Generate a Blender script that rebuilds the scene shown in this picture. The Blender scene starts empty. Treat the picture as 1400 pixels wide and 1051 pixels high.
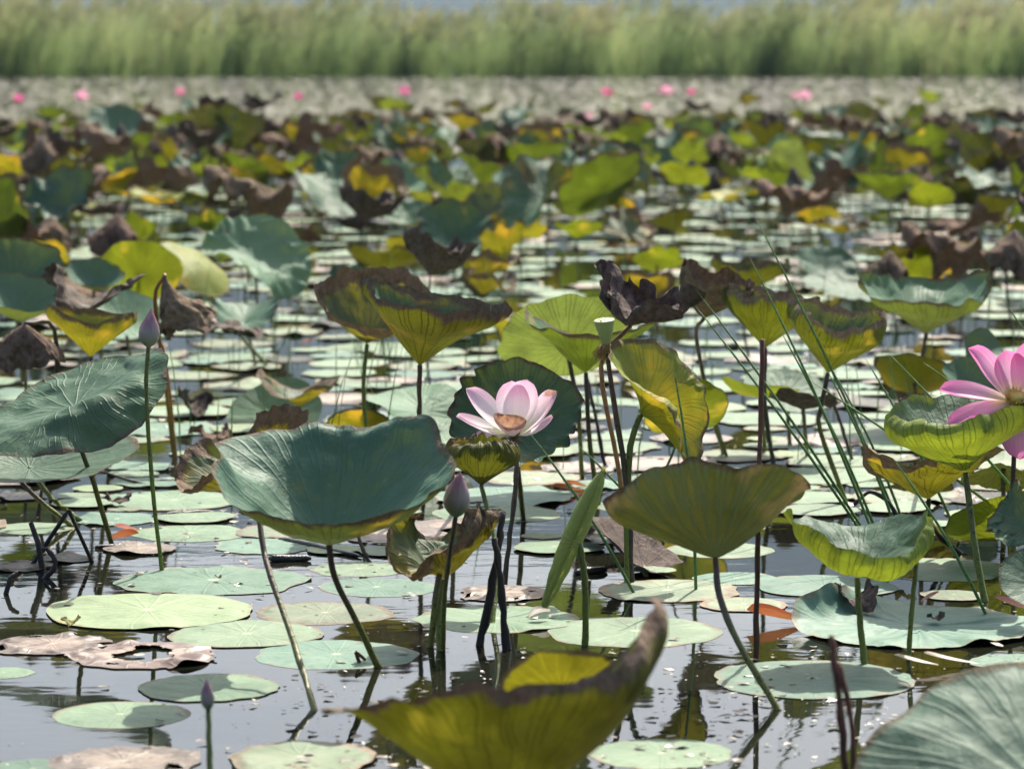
import bpy, math, random
import numpy as np
from mathutils import Vector, Matrix

SC = bpy.context.scene
COL = SC.collection
rad = math.radians

# ------------------------------------------------------------------ camera
CAM_H, FPX = 1.2, 4600.0                    # eye height over the water, focal length in photo pixels
PITCH = math.atan((525.5 - 50.0) / FPX)
cd = bpy.data.cameras.new('camera')
cam = bpy.data.objects.new('camera', cd)
COL.objects.link(cam)
cam.location = (0, 0, CAM_H)
cam.rotation_euler = (math.pi / 2 - PITCH, 0, 0)
cd.sensor_width = 36.0
cd.lens = FPX / 1400.0 * 36.0
cd.clip_start, cd.clip_end = 0.05, 12000
cd.dof.use_dof = True
cd.dof.focus_distance = 7.25
cd.dof.aperture_fstop = 5.6
cd.dof.aperture_blades = 0
SC.camera = cam

# ------------------------------------------------------------------ sky, sun, exposure
SUN_EL, SUN_AZ = rad(48), rad(17)            # azimuth from +Y towards +X: behind the plants, a little to the right
w = bpy.data.worlds.new('World')
SC.world = w
w.use_nodes = True
wn = w.node_tree
wn.nodes.clear()
sky = wn.nodes.new('ShaderNodeTexSky')
sky.sky_type = 'NISHITA'
sky.sun_disc = False
sky.sun_elevation = SUN_EL
sky.sun_rotation = SUN_AZ
sky.air_density, sky.dust_density, sky.ozone_density = 1.0, 5.0, 1.5
bg = wn.nodes.new('ShaderNodeBackground')
bg.inputs[1].default_value = 0.115
wo = wn.nodes.new('ShaderNodeOutputWorld')
wn.links.new(sky.outputs[0], bg.inputs[0])
wn.links.new(bg.outputs[0], wo.inputs[0])
sl = bpy.data.lights.new('sun', 'SUN')
sl.energy, sl.angle, sl.color = 4.7, rad(0.53), (1.0, 0.94, 0.82)
sun = bpy.data.objects.new('sun', sl)
COL.objects.link(sun)
sdir = Vector((math.sin(SUN_AZ) * math.cos(SUN_EL), math.cos(SUN_AZ) * math.cos(SUN_EL), math.sin(SUN_EL)))
sun.rotation_euler = (-sdir).to_track_quat('-Z', 'Y').to_euler()
sun.location = sdir * 60
SC.view_settings.view_transform = 'Standard'
SC.view_settings.look = 'None'
SC.view_settings.exposure = 1.0
SC.view_settings.gamma = 1.0
SC.cycles.use_denoising = True
SC.cycles.use_adaptive_sampling = True
SC.cycles.adaptive_threshold = 0.025
SC.cycles.max_bounces = 7
SC.cycles.transparent_max_bounces = 8
SC.cycles.volume_bounces = 0
SC.cycles.caustics_reflective = False
SC.cycles.caustics_refractive = False
SC.cycles.sample_clamp_indirect = 6.0

# ------------------------------------------------------------------ where things stand
CF = Vector((0, math.cos(PITCH), -math.sin(PITCH)))
CU = Vector((0, math.sin(PITCH), math.cos(PITCH)))
CR = Vector((1, 0, 0))
CP = Vector((0, 0, CAM_H))


def ray(px, py):
    return CF + CR * ((px - 700) / FPX) + CU * (-(py - 525.5) / FPX)


def at(px, py, Y):
    d = ray(px, py)
    return CP + d * (Y / d.y)


def on_water(px, py, z=0.0):
    d = ray(px, py)
    return CP + d * ((z - CAM_H) / d.z)


# ------------------------------------------------------------------ node helper
class N:
    def __init__(s, name):
        s.m = bpy.data.materials.new(name)
        s.m.use_nodes = True
        s.t = s.m.node_tree
        s.t.nodes.clear()
        s.out = s.new('ShaderNodeOutputMaterial')

    def new(s, k, **kw):
        n = s.t.nodes.new(k)
        for a, b in kw.items():
            setattr(n, a, b)
        return n

    def put(s, sock, v):
        if hasattr(v, 'is_linked') or isinstance(v, bpy.types.NodeSocket):
            s.t.links.new(v, sock)
        else:
            if isinstance(v, (tuple, list)) and len(v) == 3 and sock.type == 'RGBA':
                v = (*v, 1)
            sock.default_value = v

    def math(s, op, a, b=0.0, c=None, clamp=False):
        n = s.new('ShaderNodeMath', operation=op, use_clamp=clamp)
        s.put(n.inputs[0], a)
        s.put(n.inputs[1], b)
        if c is not None:
            s.put(n.inputs[2], c)
        return n.outputs[0]

    def mix(s, f, a, b, blend='MIX'):
        n = s.new('ShaderNodeMix', data_type='RGBA', blend_type=blend)
        s.put(n.inputs['Factor'], f)
        s.put(n.inputs[6], a)
        s.put(n.inputs[7], b)
        return n.outputs[2]

    def smooth(s, v, lo, hi, a=0.0, b=1.0):
        n = s.new('ShaderNodeMapRange', interpolation_type='SMOOTHSTEP')
        s.put(n.inputs[0], v)
        s.put(n.inputs[1], lo)
        s.put(n.inputs[2], hi)
        s.put(n.inputs[3], a)
        s.put(n.inputs[4], b)
        return n.outputs[0]

    def noise(s, scale, detail=3.0, rough=0.55, vec=None, w=None, dist=0.0):
        n = s.new('ShaderNodeTexNoise')
        if w is not None:
            n.noise_dimensions = '4D'
            s.put(n.inputs['W'], w)
        s.put(n.inputs['Scale'], scale)
        n.inputs['Detail'].default_value = detail
        n.inputs['Roughness'].default_value = rough
        n.inputs['Distortion'].default_value = dist
        if vec is not None:
            s.put(n.inputs['Vector'], vec)
        return n.outputs['Fac']

    def bump(s, h, dist, strength=1.0):
        n = s.new('ShaderNodeBump')
        n.inputs['Strength'].default_value = strength
        n.inputs['Distance'].default_value = dist
        s.put(n.inputs['Height'], h)
        return n.outputs[0]

    def bsdf(s, col, rough, spec=0.5, normal=None, **kw):
        p = s.new('ShaderNodeBsdfPrincipled')
        s.put(p.inputs['Base Color'], col)
        s.put(p.inputs['Roughness'], rough)
        s.put(p.inputs['Specular IOR Level'], spec)
        for k, v in kw.items():
            s.put(p.inputs[k.replace('_', ' ')], v)
        if normal is not None:
            s.put(p.inputs['Normal'], normal)
        return p.outputs[0]

    def end(s, sh):
        s.t.links.new(sh, s.out.inputs['Surface'])
        return s.m

    def coords(s):
        return s.new('ShaderNodeTexCoord')


MATS = {}


def leaf_mat(name, top, top2, under, under2, trans, rim=0.9, rim_w=0.1, patch=0.0, patch_col=(0.42, 0.3, 0.03),
             brown=(0.2, 0.135, 0.085), brown2=(0.075, 0.05, 0.038), tf=0.4, blotch=0.0, vein_under=(0.1, 0.06, 0.03), rough=0.55, spec=0.18, vein_s=0.5, vw=0.011):
    trans = tuple(c * 0.62 for c in trans)
    tf *= 0.85
    """Lotus blade: waxy top, paler veined underside, dry rim. UV: u = angle, v = radius."""
    n = N(name)
    tc = n.coords()
    oi = n.new('ShaderNodeObjectInfo')
    rnd = n.math('MULTIPLY', oi.outputs['Random'], 37.0)
    sep = n.new('ShaderNodeSeparateXYZ')
    n.put(sep.inputs[0], tc.outputs['UV'])
    u, v = sep.outputs[0], sep.outputs[1]
    ob = tc.outputs['Object']
    fine = n.noise(60, 4, 0.6, ob, rnd)
    mid = n.noise(11, 4, 0.6, ob, rnd)
    big = n.noise(4.5, 2, 0.5, ob, rnd)
    # veins: 21 rays from the middle that fork half way out
    wob = n.math('MULTIPLY_ADD', n.noise(9, 2, 0.5, ob, rnd), 0.010, -0.005)
    uu = n.math('ADD', u, wob)
    f1 = n.math('ABSOLUTE', n.math('SUBTRACT', n.math('FRACT', n.math('MULTIPLY', uu, 21.0)), 0.5))
    d1 = n.math('MULTIPLY', n.math('DIVIDE', n.math('SUBTRACT', 0.5, f1), 21.0), n.math('MULTIPLY', v, 6.283))
    f2 = n.math('ABSOLUTE', n.math('SUBTRACT', n.math('FRACT', n.math('MULTIPLY_ADD', uu, 42.0, 0.5)), 0.5))
    d2 = n.math('MULTIPLY', n.math('DIVIDE', n.math('SUBTRACT', 0.5, f2), 42.0), n.math('MULTIPLY', v, 6.283))
    d2 = n.math('ADD', d2, n.smooth(v, 0.62, 0.45, 0.0, 0.06))
    dv = n.math('MINIMUM', d1, d2)
    vein = n.smooth(dv, vw * 0.2, vw, 1.0, 0.0)
    # net of small cross veins
    vor = n.new('ShaderNodeTexVoronoi', feature='DISTANCE_TO_EDGE')
    n.put(vor.inputs['Vector'], ob)
    vor.inputs['Scale'].default_value = 42
    net = n.smooth(vor.outputs['Distance'], 0.0, 0.09, 1.0, 0.0)
    # dry rim with a ragged inner border
    lim = n.math('ADD', v, n.math('MULTIPLY', n.math('SUBTRACT', mid, 0.5), 0.55 * min(1.0, rim_w * 4 + 0.15)))
    lim = n.math('ADD', lim, n.math('MULTIPLY', n.math('SUBTRACT', fine, 0.5), 0.10))
    lim = n.math('ADD', lim, n.math('MULTIPLY', n.math('SUBTRACT', big, 0.5), 0.35 * min(1.0, rim_w * 3)))
    dry = n.math('MULTIPLY', n.smooth(lim, 1.0 - rim_w, 1.0 - rim_w + 0.06), rim)
    if blotch > 0:
        bl = n.smooth(n.noise(8, 4, 0.65, ob, n.math('ADD', rnd, 9.0)), 0.68 - blotch * 0.25, 0.75 - blotch * 0.25)
        dry = n.math('MAXIMUM', dry, n.math('MULTIPLY', bl, 0.9))
    dcol = n.mix(n.smooth(fine, 0.3, 0.7), brown2, brown)
    # colours
    tcol = n.mix(n.smooth(mid, 0.3, 0.7), top, top2)
    tcol = n.mix(n.math('MULTIPLY', vein, 0.34), tcol, tuple(min(1, c * 1.7 + .03) for c in top))
    tcol = n.mix(n.math('MULTIPLY', n.smooth(fine, 0.55, 0.75), 0.2), tcol, (0.3, 0.36, 0.3))
    ucol = n.mix(n.smooth(mid, 0.3, 0.7), under, under2)
    ucol = n.mix(n.math('MULTIPLY', vein, vein_s), ucol, vein_under)
    ucol = n.mix(n.math('MULTIPLY', net, 0.25), ucol, vein_under)
    geo = n.new('ShaderNodeNewGeometry')
    col = n.mix(geo.outputs['Backfacing'], tcol, ucol)
    tr = n.mix(n.math('MULTIPLY', vein, vein_s), trans, tuple(c * 0.35 for c in trans))
    tr = n.mix(n.math('MULTIPLY', net, 0.3), tr, tuple(c * 0.45 for c in trans))
    tr = n.mix(n.smooth(mid, 0.35, 0.7), tr, tuple(c * 0.5 for c in trans))
    tr = n.mix(n.smooth(big, 0.4, 0.62), tr, n.mix(1.0, tr, (0.62, 0.6, 0.8), 'MULTIPLY'))
    if patch > 0:
        pm = n.smooth(n.noise(6, 3, 0.6, ob, n.math('ADD', rnd, 3.0)), 0.62 - patch * 0.35, 0.78 - patch * 0.35)
        pm = n.math('MULTIPLY', pm, n.smooth(v, 0.25, 0.8))
        col = n.mix(n.math('MULTIPLY', pm, 0.85), col, patch_col)
        tr = n.mix(n.math('MULTIPLY', pm, 0.85), tr, tuple(min(1, c * 1.6) for c in patch_col))
    col = n.mix(dry, col, dcol)
    tr = n.mix(dry, tr, tuple(c * 1.1 for c in brown2))
    hsv = n.new('ShaderNodeHueSaturation')
    n.put(hsv.inputs['Value'], n.math('MULTIPLY_ADD', oi.outputs['Random'], 0.35, 0.82))
    n.put(hsv.inputs['Hue'], n.math('MULTIPLY_ADD', n.math('FRACT', n.math('MULTIPLY', oi.outputs['Random'], 7.7)), 0.03, 0.485))
    n.put(hsv.inputs['Color'], col)
    h = n.math('ADD', n.math('MULTIPLY', vein, 0.25), n.math('MULTIPLY', n.noise(26, 3, 0.6, ob, rnd), 1.0))
    h = n.math('ADD', h, n.math('MULTIPLY', n.noise(150, 3, 0.6, ob), n.math('MULTIPLY_ADD', dry, 0.8, 0.18)))
    nb = n.bump(h, 0.005)
    a = n.bsdf(hsv.outputs[0], n.math('MULTIPLY_ADD', dry, 0.35, rough), spec, nb)
    tl = n.new('ShaderNodeBsdfTranslucent')
    n.put(tl.inputs[0], tr)
    n.put(tl.inputs['Normal'], nb)
    ms = n.new('ShaderNodeMixShader')
    n.put(ms.inputs[0], n.math('MULTIPLY_ADD', dry, -tf * 0.75, tf))
    n.put(ms.inputs[1], a)
    n.put(ms.inputs[2], tl.outputs[0])
    MATS[name] = n.end(ms.outputs[0])


TEAL, TEAL2 = (0.064, 0.14, 0.088), (0.105, 0.185, 0.122)
LIME, OLIVE = (0.42, 0.47, 0.03), (0.26, 0.27, 0.02)
leaf_mat('leaf_teal', TEAL, TEAL2, (0.16, 0.2, 0.055), (0.2, 0.22, 0.06), (0.26, 0.33, 0.04), rim_w=0.06, tf=0.34)
leaf_mat('leaf_teal_lime', TEAL, TEAL2, (0.2, 0.27, 0.05), (0.24, 0.3, 0.06), (0.46, 0.56, 0.03), rim_w=0.015, rim=0.5, tf=0.42)
leaf_mat('leaf_teal_brownrim', (0.058, 0.128, 0.082), (0.095, 0.168, 0.11), (0.17, 0.17, 0.03), (0.22, 0.2, 0.03), (0.2, 0.27, 0.04), rim_w=0.07, patch=0.1, tf=0.2, brown=(0.21, 0.15, 0.11))
leaf_mat('leaf_olive', (0.08, 0.15, 0.1), (0.12, 0.19, 0.12), (0.12, 0.13, 0.025), (0.17, 0.15, 0.03), (0.17, 0.175, 0.01), rim_w=0.11, patch=0.2, patch_col=(0.2, 0.11, 0.02), tf=0.45, vein_under=(0.06, 0.035, 0.02), vein_s=0.8, brown=(0.14, 0.12, 0.11))
leaf_mat('leaf_green', (0.075, 0.16, 0.09), (0.11, 0.2, 0.1), (0.11, 0.165, 0.03), (0.14, 0.19, 0.04), (0.26, 0.36, 0.02), rim_w=0.09, rim=0.85, tf=0.42, patch=0.1)
leaf_mat('leaf_palegreen', (0.12, 0.22, 0.135), (0.16, 0.27, 0.16), (0.26, 0.33, 0.1), (0.3, 0.36, 0.13), (0.4, 0.5, 0.08), rim_w=0.02, rim=0.6, tf=0.4, vein_under=(0.14, 0.15, 0.05), blotch=0.06)
leaf_mat('leaf_yellow', (0.26, 0.31, 0.07), (0.33, 0.33, 0.06), (0.36, 0.36, 0.03), (0.42, 0.38, 0.03), (0.5, 0.45, 0.02), rim_w=0.09, blotch=0.08, patch=0.4, patch_col=(0.42, 0.25, 0.02), tf=0.45, vein_under=(0.24, 0.2, 0.03))
leaf_mat('leaf_lime', (0.2, 0.3, 0.05), (0.26, 0.34, 0.06), (0.3, 0.38, 0.03), (0.33, 0.39, 0.03), (0.39, 0.46, 0.02), rim_w=0.04, patch=0.25, tf=0.44, blotch=0.06, vein_under=(0.2, 0.24, 0.03))
leaf_mat('leaf_halfdry', (0.09, 0.14, 0.09), (0.14, 0.17, 0.1), (0.16, 0.14, 0.025), (0.22, 0.17, 0.025), (0.34, 0.31, 0.015), rim_w=0.24, patch=0.35, patch_col=(0.3, 0.21, 0.015), tf=0.42, brown=(0.25, 0.175, 0.115), brown2=(0.09, 0.06, 0.045), vein_s=0.7)
leaf_mat('leaf_dry', (0.12, 0.085, 0.065), (0.2, 0.15, 0.12), (0.13, 0.09, 0.065), (0.19, 0.135, 0.1), (0.16, 0.09, 0.04), rim_w=0.9, brown=(0.27, 0.19, 0.13), brown2=(0.11, 0.072, 0.05), tf=0.22, rough=0.7, spec=0.25, vein_under=(0.07, 0.05, 0.04))
leaf_mat('leaf_dry_dark', (0.05, 0.04, 0.038), (0.085, 0.065, 0.06), (0.06, 0.045, 0.04), (0.09, 0.07, 0.06), (0.07, 0.04, 0.02), rim_w=0.9, brown=(0.16, 0.12, 0.095), brown2=(0.055, 0.04, 0.033), tf=0.14, rough=0.6, spec=0.35, vein_under=(0.03, 0.022, 0.02))
leaf_mat('leaf_brownband', (0.08, 0.15, 0.11), (0.12, 0.19, 0.14), (0.15, 0.17, 0.03), (0.2, 0.2, 0.03), (0.23, 0.25, 0.01), rim_w=0.1, patch=0.1, tf=0.42, brown=(0.29, 0.215, 0.16), brown2=(0.12, 0.082, 0.06), vein_under=(0.07, 0.045, 0.02), vein_s=0.7)
leaf_mat('leaf_fore', (0.08, 0.15, 0.1), (0.12, 0.19, 0.12), (0.12, 0.13, 0.025), (0.17, 0.15, 0.03), (0.2, 0.21, 0.01), rim_w=0.09, patch=0.05, patch_col=(0.2, 0.17, 0.015), tf=0.4, vein_under=(0.06, 0.035, 0.02), vein_s=0.6, brown=(0.24, 0.17, 0.13))
leaf_mat('leaf_scarred', (0.09, 0.15, 0.09), (0.12, 0.19, 0.11), (0.15, 0.11, 0.06), (0.11, 0.14, 0.05), (0.13, 0.15, 0.015), rim_w=0.05, tf=0.36, blotch=0.0, vein_under=(0.25, 0.31, 0.16), vein_s=0.75, vw=0.035, patch=0.3, patch_col=(0.13, 0.09, 0.04), brown=(0.13, 0.07, 0.03))


def pad_mat(name, c1, c2, edge, rim_w=0.06, spots=0.3, rough=0.55, spec=0.14):
    """Leaf lying on the water: waxy, pale, with worn tan edge and specks."""
    n = N(name)
    tc = n.coords()
    oi = n.new('ShaderNodeObjectInfo')
    rnd = n.math('MULTIPLY', oi.outputs['Random'], 53.0)
    sep = n.new('ShaderNodeSeparateXYZ')
    n.put(sep.inputs[0], tc.outputs['UV'])
    u, v = sep.outputs[0], sep.outputs[1]
    ob = tc.outputs['Object']
    mid = n.noise(9, 4, 0.6, ob, rnd)
    fine = n.noise(48, 4, 0.65, ob, rnd)
    f1 = n.math('ABSOLUTE', n.math('SUBTRACT', n.math('FRACT', n.math('MULTIPLY', n.math('MULTIPLY_ADD', mid, 0.02, u), 20.0)), 0.5))
    d1 = n.math('MULTIPLY', n.math('SUBTRACT', 0.5, f1), n.math('MULTIPLY', v, 0.314))
    vein = n.smooth(d1, 0.004, 0.02, 1.0, 0.0)
    col = n.mix(n.smooth(mid, 0.3, 0.7), c1, c2)
    col = n.mix(n.math('MULTIPLY', vein, 0.16), col, tuple(min(1, c * 1.35 + .03) for c in c2))
    lim = n.math('ADD', v, n.math('MULTIPLY', n.math('SUBTRACT', mid, 0.5), 0.5))
    lim = n.math('ADD', lim, n.math('MULTIPLY', n.math('SUBTRACT', fine, 0.5), 0.2))
    em = n.smooth(lim, 1.0 - rim_w, 1.04 - rim_w + 0.05)
    sp = n.smooth(n.noise(16, 5, 0.7, ob, n.math('ADD', rnd, 5.0)), 0.72 - spots * 0.15, 0.8 - spots * 0.15)
    ecol = n.mix(n.smooth(fine, 0.35, 0.65), tuple(c * 0.4 for c in edge), edge)
    col = n.mix(n.math('MULTIPLY', n.math('MAXIMUM', em, sp), 0.85), col, ecol)
    dots = n.smooth(n.noise(120, 3, 0.6, ob, rnd), 0.66, 0.72)
    col = n.mix(n.math('MULTIPLY', dots, 0.7), col, (0.07, 0.06, 0.035))
    film = n.smooth(n.noise(5, 3, 0.6, ob, n.math('ADD', rnd, 11.0)), 0.5, 0.7)
    col = n.mix(n.math('MULTIPLY', film, 0.45), col, tuple(0.62 * a for a in c1))
    col = n.mix(n.smooth(v, 0.03, 0.09, 0.6, 0.0), col, (0.4, 0.42, 0.28))
    hsv = n.new('ShaderNodeHueSaturation')
    n.put(hsv.inputs['Value'], n.math('MULTIPLY_ADD', oi.outputs['Random'], 0.3, 0.85))
    n.put(hsv.inputs['Hue'], n.math('MULTIPLY_ADD', n.math('FRACT', n.math('MULTIPLY', oi.outputs['Random'], 5.3)), 0.03, 0.485))
    n.put(hsv.inputs['Color'], col)
    h = n.math('ADD', n.math('MULTIPLY', vein, 0.12), n.math('MULTIPLY', n.noise(22, 3, 0.6, ob, rnd), 1.0))
    h = n.math('ADD', h, n.math('MULTIPLY', fine, 0.3))
    a = n.bsdf(hsv.outputs[0], n.math('MULTIPLY_ADD', fine, 0.25, rough - 0.1), spec, n.bump(h, 0.004))
    MATS[name] = n.end(a)


pad_mat('pad_pale', (0.125, 0.195, 0.12), (0.18, 0.25, 0.158), (0.2, 0.145, 0.09), 0.08, 0.6)
pad_mat('pad_yellow', (0.16, 0.22, 0.115), (0.21, 0.265, 0.15), (0.25, 0.2, 0.09), 0.03, 0.3)
pad_mat('pad_teal', (0.085, 0.16, 0.115), (0.125, 0.205, 0.148), (0.26, 0.2, 0.14), 0.06, 0.3)
pad_mat('pad_worn', (0.13, 0.18, 0.112), (0.195, 0.23, 0.15), (0.25, 0.17, 0.11), 0.17, 0.95)
pad_mat('pad_rotten', (0.19, 0.13, 0.09), (0.28, 0.215, 0.16), (0.12, 0.08, 0.06), 0.5, 1.2, rough=0.45, spec=0.3)
pad_mat('pad_dark', (0.05, 0.06, 0.035), (0.1, 0.08, 0.05), (0.06, 0.045, 0.035), 0.4, 0.8, rough=0.3)


def stem_mat(name, low, high, spot):
    n = N(name)
    tc = n.coords()
    sep = n.new('ShaderNodeSeparateXYZ')
    n.put(sep.inputs[0], tc.outputs['UV'])
    ob = tc.outputs['Object']
    ns = n.noise(30, 3, 0.6, ob)
    f = n.smooth(n.math('ADD', sep.outputs[1], n.math('MULTIPLY_ADD', ns, 0.4, -0.2)), 0.25, 0.75)
    col = n.mix(f, low, high)
    pr = n.smooth(n.noise(150, 2, 0.5, ob), 0.58, 0.66)
    col = n.mix(n.math('MULTIPLY', pr, 0.75), col, spot)
    col = n.mix(n.smooth(n.noise(14, 3, 0.6, ob), 0.5, 0.75, 0.0, 0.5), col, spot)
    h = n.math('ADD', n.math('MULTIPLY', pr, 1.0), n.math('MULTIPLY', n.noise(90, 3, 0.5, ob), 0.6))
    MATS[name] = n.end(n.bsdf(col, 0.5, 0.35, n.bump(h, 0.0022)))


stem_mat('stem_green', (0.15, 0.19, 0.03), (0.13, 0.16, 0.04), (0.05, 0.04, 0.02))
stem_mat('stem_mixed', (0.17, 0.18, 0.04), (0.095, 0.065, 0.055), (0.05, 0.03, 0.02))
stem_mat('stem_brown', (0.06, 0.045, 0.03), (0.12, 0.08, 0.06), (0.03, 0.02, 0.018))
stem_mat('stem_dark', (0.018, 0.015, 0.014), (0.045, 0.035, 0.03), (0.012, 0.01, 0.01))
stem_mat('stem_orange', (0.3, 0.17, 0.03), (0.26, 0.11, 0.03), (0.1, 0.05, 0.02))
stem_mat('stem_rust', (0.09, 0.04, 0.025), (0.15, 0.055, 0.035), (0.04, 0.02, 0.015))
stem_mat('rush_green', (0.09, 0.19, 0.05), (0.15, 0.28, 0.09), (0.08, 0.14, 0.04))


def petal_mat(name, base, mid_, tip, tf=0.45, stain=0.0, rough=0.5):
    n = N(name)
    tc = n.coords()
    oi = n.new('ShaderNodeObjectInfo')
    sep = n.new('ShaderNodeSeparateXYZ')
    n.put(sep.inputs[0], tc.outputs['UV'])
    u, v = sep.outputs[0], sep.outputs[1]
    # fine lengthwise streaks
    cmb = n.new('ShaderNodeCombineXYZ')
    n.put(cmb.inputs[0], n.math('MULTIPLY', u, 34.0))
    n.put(cmb.inputs[1], n.math('MULTIPLY', v, 1.6))
    n.put(cmb.inputs[2], n.math('MULTIPLY', oi.outputs['Random'], 40))
    st = n.noise(1.0, 2, 0.5, cmb.outputs[0])
    vv = n.math('ADD', v, n.math('MULTIPLY_ADD', st, 0.3, -0.15))
    side = n.math('ABSOLUTE', n.math('MULTIPLY_ADD', u, 2.0, -1.0))
    vv = n.math('ADD', vv, n.math('MULTIPLY', n.math('MULTIPLY', side, side), 0.14))
    col = n.mix(n.smooth(vv, 0.12, 0.5), base, mid_)
    col = n.mix(n.smooth(vv, 0.5, 1.0), col, tip)
    if stain > 0:
        ob = tc.outputs['Object']
        d = n.math('ADD', v, n.math('MULTIPLY_ADD', n.noise(35, 4, 0.6, ob), 0.9, -0.45))
        sm = n.smooth(d, 1.02 - stain, 1.14 - stain)
        sc = n.mix(n.smooth(n.noise(90, 3, 0.6, ob), 0.35, 0.65), (0.2, 0.09, 0.05), (0.42, 0.24, 0.14))
        col = n.mix(n.math('MULTIPLY', sm, 0.85), col, sc)
    h = n.math('ADD', st, n.math('MULTIPLY', n.noise(70, 3, 0.5, tc.outputs['Object']), 0.5))
    nb = n.bump(h, 0.0012)
    a = n.bsdf(col, rough, 0.3, nb)
    tl = n.new('ShaderNodeBsdfTranslucent')
    n.put(tl.inputs[0], n.mix(0.35, col, (1, 1, 1), 'MULTIPLY'))
    n.put(tl.inputs['Normal'], nb)
    ms = n.new('ShaderNodeMixShader')
    ms.inputs[0].default_value = tf
    n.put(ms.inputs[1], a)
    n.put(ms.inputs[2], tl.outputs[0])
    MATS[name] = n.end(ms.outputs[0])


petal_mat('petal_pale', (0.88, 0.86, 0.68), (0.86, 0.78, 0.80), (0.80, 0.48, 0.64))
petal_mat('petal_stained', (0.88, 0.85, 0.66), (0.84, 0.72, 0.75), (0.76, 0.46, 0.58), stain=0.14)
petal_mat('petal_brown', (0.84, 0.74, 0.6), (0.78, 0.58, 0.58), (0.45, 0.25, 0.17), stain=0.6)
petal_mat('petal_pink', (0.88, 0.74, 0.52), (0.84, 0.46, 0.64), (0.80, 0.24, 0.5))
petal_mat('petal_magenta', (0.8, 0.4, 0.5), (0.78, 0.2, 0.42), (0.74, 0.1, 0.34))
petal_mat('petal_soft', (0.85, 0.6, 0.6), (0.82, 0.5, 0.6), (0.78, 0.36, 0.52))
petal_mat('petal_bud', (0.3, 0.34, 0.2), (0.42, 0.36, 0.33), (0.4, 0.2, 0.28), tf=0.2)
petal_mat('petal_bud_dark', (0.13, 0.13, 0.07), (0.13, 0.11, 0.085), (0.14, 0.09, 0.08), tf=0.15)
petal_mat('petal_fallen_orange', (0.5, 0.2, 0.08), (0.55, 0.2, 0.08), (0.5, 0.14, 0.05), tf=0.25, stain=0.1)
petal_mat('petal_fallen_pink', (0.7, 0.5, 0.38), (0.66, 0.34, 0.28), (0.6, 0.25, 0.22), tf=0.3)
petal_mat('petal_fallen_white', (0.75, 0.68, 0.58), (0.74, 0.66, 0.6), (0.6, 0.5, 0.42), tf=0.3)


def plain_mat(name, c1, c2, rough=0.5, spec=0.4, scale=30, bump=0.002, tf=0.0):
    n = N(name)
    tc = n.coords()
    ob = tc.outputs['Object']
    f = n.noise(scale, 4, 0.6, ob)
    col = n.mix(n.smooth(f, 0.3, 0.7), c1, c2)
    nb = n.bump(n.noise(scale * 2.5, 4, 0.6, ob), bump)
    a = n.bsdf(col, rough, spec, nb)
    if tf > 0:
        tl = n.new('ShaderNodeBsdfTranslucent')
        n.put(tl.inputs[0], col)
        ms = n.new('ShaderNodeMixShader')
        ms.inputs[0].default_value = tf
        n.put(ms.inputs[1], a)
        n.put(ms.inputs[2], tl.outputs[0])
        a = ms.outputs[0]
    MATS[name] = n.end(a)


plain_mat('pod_green', (0.33, 0.4, 0.15), (0.42, 0.48, 0.2), tf=0.15)
plain_mat('pod_top', (0.45, 0.47, 0.22), (0.55, 0.54, 0.3))
plain_mat('stamen_dry', (0.36, 0.22, 0.07), (0.5, 0.34, 0.13), rough=0.8, tf=0.2)
plain_mat('stamen_yellow', (0.8, 0.55, 0.1), (0.85, 0.68, 0.25), rough=0.7, tf=0.2)
plain_mat('receptacle', (0.1, 0.06, 0.04), (0.16, 0.1, 0.05))
plain_mat('wet_wood', (0.008, 0.007, 0.007), (0.022, 0.018, 0.016), rough=0.28, spec=0.6, scale=60, bump=0.004)
plain_mat('snail_shell', (0.5, 0.5, 0.4), (0.65, 0.62, 0.5))
plain_mat('hill_forest', (0.014, 0.026, 0.018), (0.028, 0.04, 0.026), rough=0.9, spec=0.1, scale=0.02, bump=6.0)

# water: dark pond with a skin of very low ripples
n = N('pond_water')
geo = n.new('ShaderNodeNewGeometry')
mp = n.new('ShaderNodeMapping')
mp.inputs['Scale'].default_value = (1.0, 2.2, 1.0)
n.put(mp.inputs['Vector'], geo.outputs['Position'])
h1 = n.noise(3.2, 2, 0.5, mp.outputs[0])
h2 = n.noise(11.0, 2, 0.5, mp.outputs[0], dist=0.6)
calm = n.smooth(n.noise(0.9, 2, 0.5, geo.outputs['Position']), 0.42, 0.62)
h = n.math('ADD', n.math('MULTIPLY', h1, 1.0), n.math('MULTIPLY', n.math('MULTIPLY', h2, calm), 0.5))
MATS['pond_water'] = n.end(n.bsdf((0.012, 0.013, 0.008), 0.03, 0.5, n.bump(h, 0.0006), IOR=1.333))

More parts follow.
